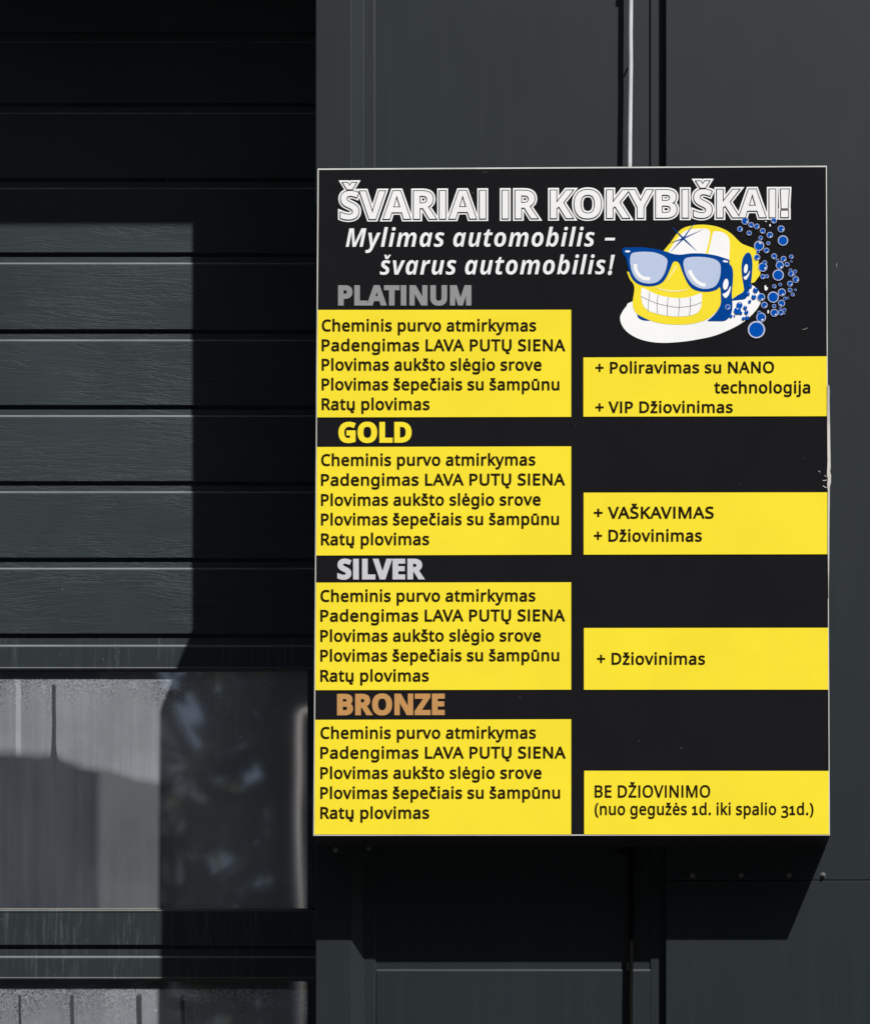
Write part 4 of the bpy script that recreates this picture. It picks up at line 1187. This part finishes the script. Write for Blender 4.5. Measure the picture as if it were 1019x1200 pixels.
bub = [(95, 140, 32), (148, 175, 24), (198, 188, 24), (50, 212, 24), (131, 247, 22), (250, 228, 24), (231, 290, 19), (312, 264, 27), (348, 137, 25), (412, 210, 30), (428, 312, 45), (218, 358, 44), (299, 336, 17),
       (283, 400, 24), (208, 410, 15), (200, 460, 27), (251, 546, 40), (268, 507, 20), (251, 630, 22), (287, 627, 17), (350, 451, 25), (433, 474, 25), (380, 486, 14), (501, 455, 19), (501, 498, 10), (400, 530, 35),
       (464, 523, 21), (386, 616, 49), (495, 573, 14), (535, 585, 16), (500, 606, 25), (541, 656, 28), (532, 618, 8), (490, 692, 25), (352, 716, 18), (404, 700, 15), (490, 748, 20), (537, 748, 11), (513, 788, 17),
       (418, 768, 34), (342, 810, 49), (445, 822, 15), (469, 820, 11), (416, 864, 30), (265, 880, 28), (350, 889, 18), (404, 911, 12), (440, 922, 16), (352, 948, 34), (410, 946, 24), (437, 955, 10), (220, 948, 17),
       (236, 988, 42), (195, 1096, 76), (236, 810, 34)]
on_brim = [(188, 748, 24), (120, 780, 18), (172, 808, 22), (136, 848, 14), (142, 714, 16), (96, 903, 18), (107, 943, 19), (58, 950, 14), (80, 998, 14), (112, 992, 20), (46, 880, 28), (28, 930, 32), (-28, 977, 14), (2, 974, 8), (-57, 897, 23)]
rb = random.Random(11)
for i, (a, c_, r_) in enumerate(bub + on_brim):
    x, y, r = 860 + a / 7.5, 240 + c_ / 7.5, r_ / 7.5
    dh = (i % 5) * .00003
    brim = i >= len(bub) and i != len(bub) + len(on_brim) - 1
    p = Print()
    if not brim:
        p.add([disc(x, y, r, k=30 if r > 4 else 18)], H0 + ST * 8 + dh)
    p.slot = 1
    p.add([disc(x, y, r * (.97 if brim else .84 - .04 / r), k=30 if r > 4 else 18)], H0 + ST * 9.6 + dh)
    if r > 2.2 and r < 6 and r_ != 49:
        w = rb.choice([.9, 1.1, 1.3, .4, 1.9, -1.2 if r > 3.5 else .8])
        if brim:
            w = -1.5
        p.slot = 2
        p.add([disc(x + r * .56 * math.cos(w), y + r * .56 * math.sin(w), r * .26, r * .15, 12, w + 1.57)], H0 + ST * 11.2 + dh)
    p.build('bubble', M['ring_vinyl'], emb, M['bubble_blue'], M['vinyl_bright'])
for c in (spline([(895.6, 334.6), (897.2, 334), (897.5, 336), (899.4, 336.8), (898.6, 339.4), (896.2, 340.2), (895.4, 337)], 3), disc(899.7, 365.1, .9, 2.2, 12), disc(902.0, 263.8, .8, 1.6, 12), disc(897.2, 259.3, .9, .6, 10)):
    layer('bubble_shine', 4, 'vinyl_bright', c)

# ------------------------------------------------------------------ what the window panes mirror, across the yard
def mirror_point(X, Y, y):
    """Where the sight line to pane pixel X, Y lands, after the pane, at depth y in front of it."""
    k = (2 * YG + DIST - y)
    return Vector(((X - CX) / (DIST / PX) * k, y, EYE + (CY - Y) / (DIST / PX) * k))


def warehouse():
    dark = mat_flat('slate_cladding', C(.10, .11, .14), .6, .3, var=.12)
    y = -30.0
    a = mirror_point(116, 900, y)
    t = thing('warehouse', 'slate blue flat roofed building mirrored in the left of the window', 'building', (a.x - 5, y - 5, 0))
    m = MB().box(a.x - 18, a.x, y - 10, y, 0, 13.6)
    m.build('wall', dark, t)
    MB().box(a.x - 18.1, a.x + .1, y - 10.1, y + .12, 13.602, 13.8).build('roof', M['sheet_trim'], t)


warehouse()


def wood():
    """A wood added across the yard to shut off the low sky."""
    leaves = mat_leaves('wood_foliage', C(.075, .10, .04), C(.13, .15, .07), .6, .9)
    rr = random.Random(5)
    m = MB()
    edge = mirror_point(116, 900, -30).x + 1
    for k in range(215):
        x = rr.uniform(-70, 70)
        y, H = (rr.uniform(-40, -28), rr.uniform(28, 34)) if x > edge or x < edge - 22 else (rr.uniform(-54, -44), rr.uniform(32, 38))
        u = CX + x * (DIST / PX) / (2 * YG + DIST - y)          # column of the pane this tree shows in
        if 95 < u < 315:
            H = rr.uniform(5, 8.5)
        for q in range(640):
            u = rr.random() ** .8
            z = 1.0 + u * (H - 1)
            r = (2.9 * (1 - u) ** .8 + .15) * math.sqrt(rr.random())
            w = rr.uniform(0, 6.2832)
            c = Vector((x + r * math.cos(w), y + r * math.sin(w), z))
            d = Vector((rr.uniform(-1, 1), rr.uniform(-1, 1), rr.uniform(-.6, .6))).normalized() * rr.uniform(.25, .55)
            e = Vector((rr.uniform(-1, 1), rr.uniform(-1, 1), rr.uniform(-1, 1))).normalized() * rr.uniform(.2, .45)
            i = len(m.v)
            m.v += [tuple(c - d), tuple(c + e), tuple(c + d), tuple(c - e)]
            m.f.append((i, i + 1, i + 2, i + 3))
    o = mesh_obj('wood', m.v, m.f, leaves)  # added trees, kept tall and near to darken the shade
    o['kind'] = 'stuff'


wood()


def spruce():
    bark = mat_flat('bark', C(.09, .065, .045), .9, .2, var=.3)
    needles = mat_leaves('needles', C(.07, .085, .045), C(.12, .135, .075), .5, 2.2)
    a = mirror_point(178, 930, -21.0)
    x, y, H = a.x + 1.95, -21.0, 15.5
    t = thing('spruce_tree', 'dark spruce with drooping branches mirrored in the window', 'tree', (x, y, 0))
    m = MB()
    m.tube([(x, y, 0), (x + .05, y, 4), (x, y, 9), (x, y, H)], [.24, .19, .12, .02], 10)
    rr = random.Random(21)
    leaf = MB()
    z = 1.3
    while z < H - .3:
        L = 3.4 * (1 - z / H) ** .72 + .12
        for k in range(8):
            az = rr.uniform(0, 2 * math.pi)
            l = L * rr.uniform(.72, 1.12)
            d = Vector((math.cos(az), math.sin(az), 0))
            pts = [Vector((x, y, z)) + d * (l * u) + Vector((0, 0, -.62 * l * u ** 1.5 * .55 + .10 * l * max(0, u - .75))) for u in (0, .25, .5, .75, 1)]
            m.tube(pts, [.035, .028, .02, .013, .005], 5)
            side = Vector((-d.y, d.x, 0))
            for q in range(int(62 * l)):
                u = rr.uniform(.12, 1)
                i = min(int(u * 4), 3)
                c = pts[i].lerp(pts[i + 1], u * 4 - i)
                w = .48 * (1 - u) + .12
                sg = rr.choice((-1, 1))
                e = c + side * (sg * w * rr.uniform(.4, 1)) + d * rr.uniform(.02, .16) + Vector((0, 0, -rr.uniform(.06, .34)))
                o = Vector((rr.uniform(-1, 1), rr.uniform(-1, 1), rr.uniform(-.4, .4))).normalized() * rr.uniform(.010, .024)
                nn = len(leaf.v)
                leaf.v += [tuple(c - o), tuple(c + o), tuple(e + o * .6), tuple(e - o * .6)]
                leaf.f.append((nn, nn + 1, nn + 2, nn + 3))
        z += rr.uniform(.26, .42)
    m.build('trunk', bark, t)
    mesh_obj('crown', leaf.v, leaf.f, needles, t)


spruce()


def lamp_post():
    a, b = mirror_point(352, 835, -15.0), mirror_point(352, 1100, -15.0)
    t = thing('lamp_post', 'pale beige post mirrored at the right end of the window', 'lamp post', (a.x, -15, 0))
    mt = mat_flat('beige_paint', C(.80, .74, .66), .6, .3)
    MB().tube([(a.x, -15, 0), (a.x, -15, a.z)], [.031, .027], 16).build('pole', mt, t, smooth=True)
    m = MB()
    m.tube([(a.x, -15, a.z), (a.x + .1, -15.3, a.z + .1), (a.x + .2, -15.9, a.z + .12)], .03, 10)
    m.box(a.x + .08, a.x + .34, -16.5, -15.9, a.z + .08, a.z + .17)
    m.build('lamp_head', mt, t, bevel=.01)


lamp_post()
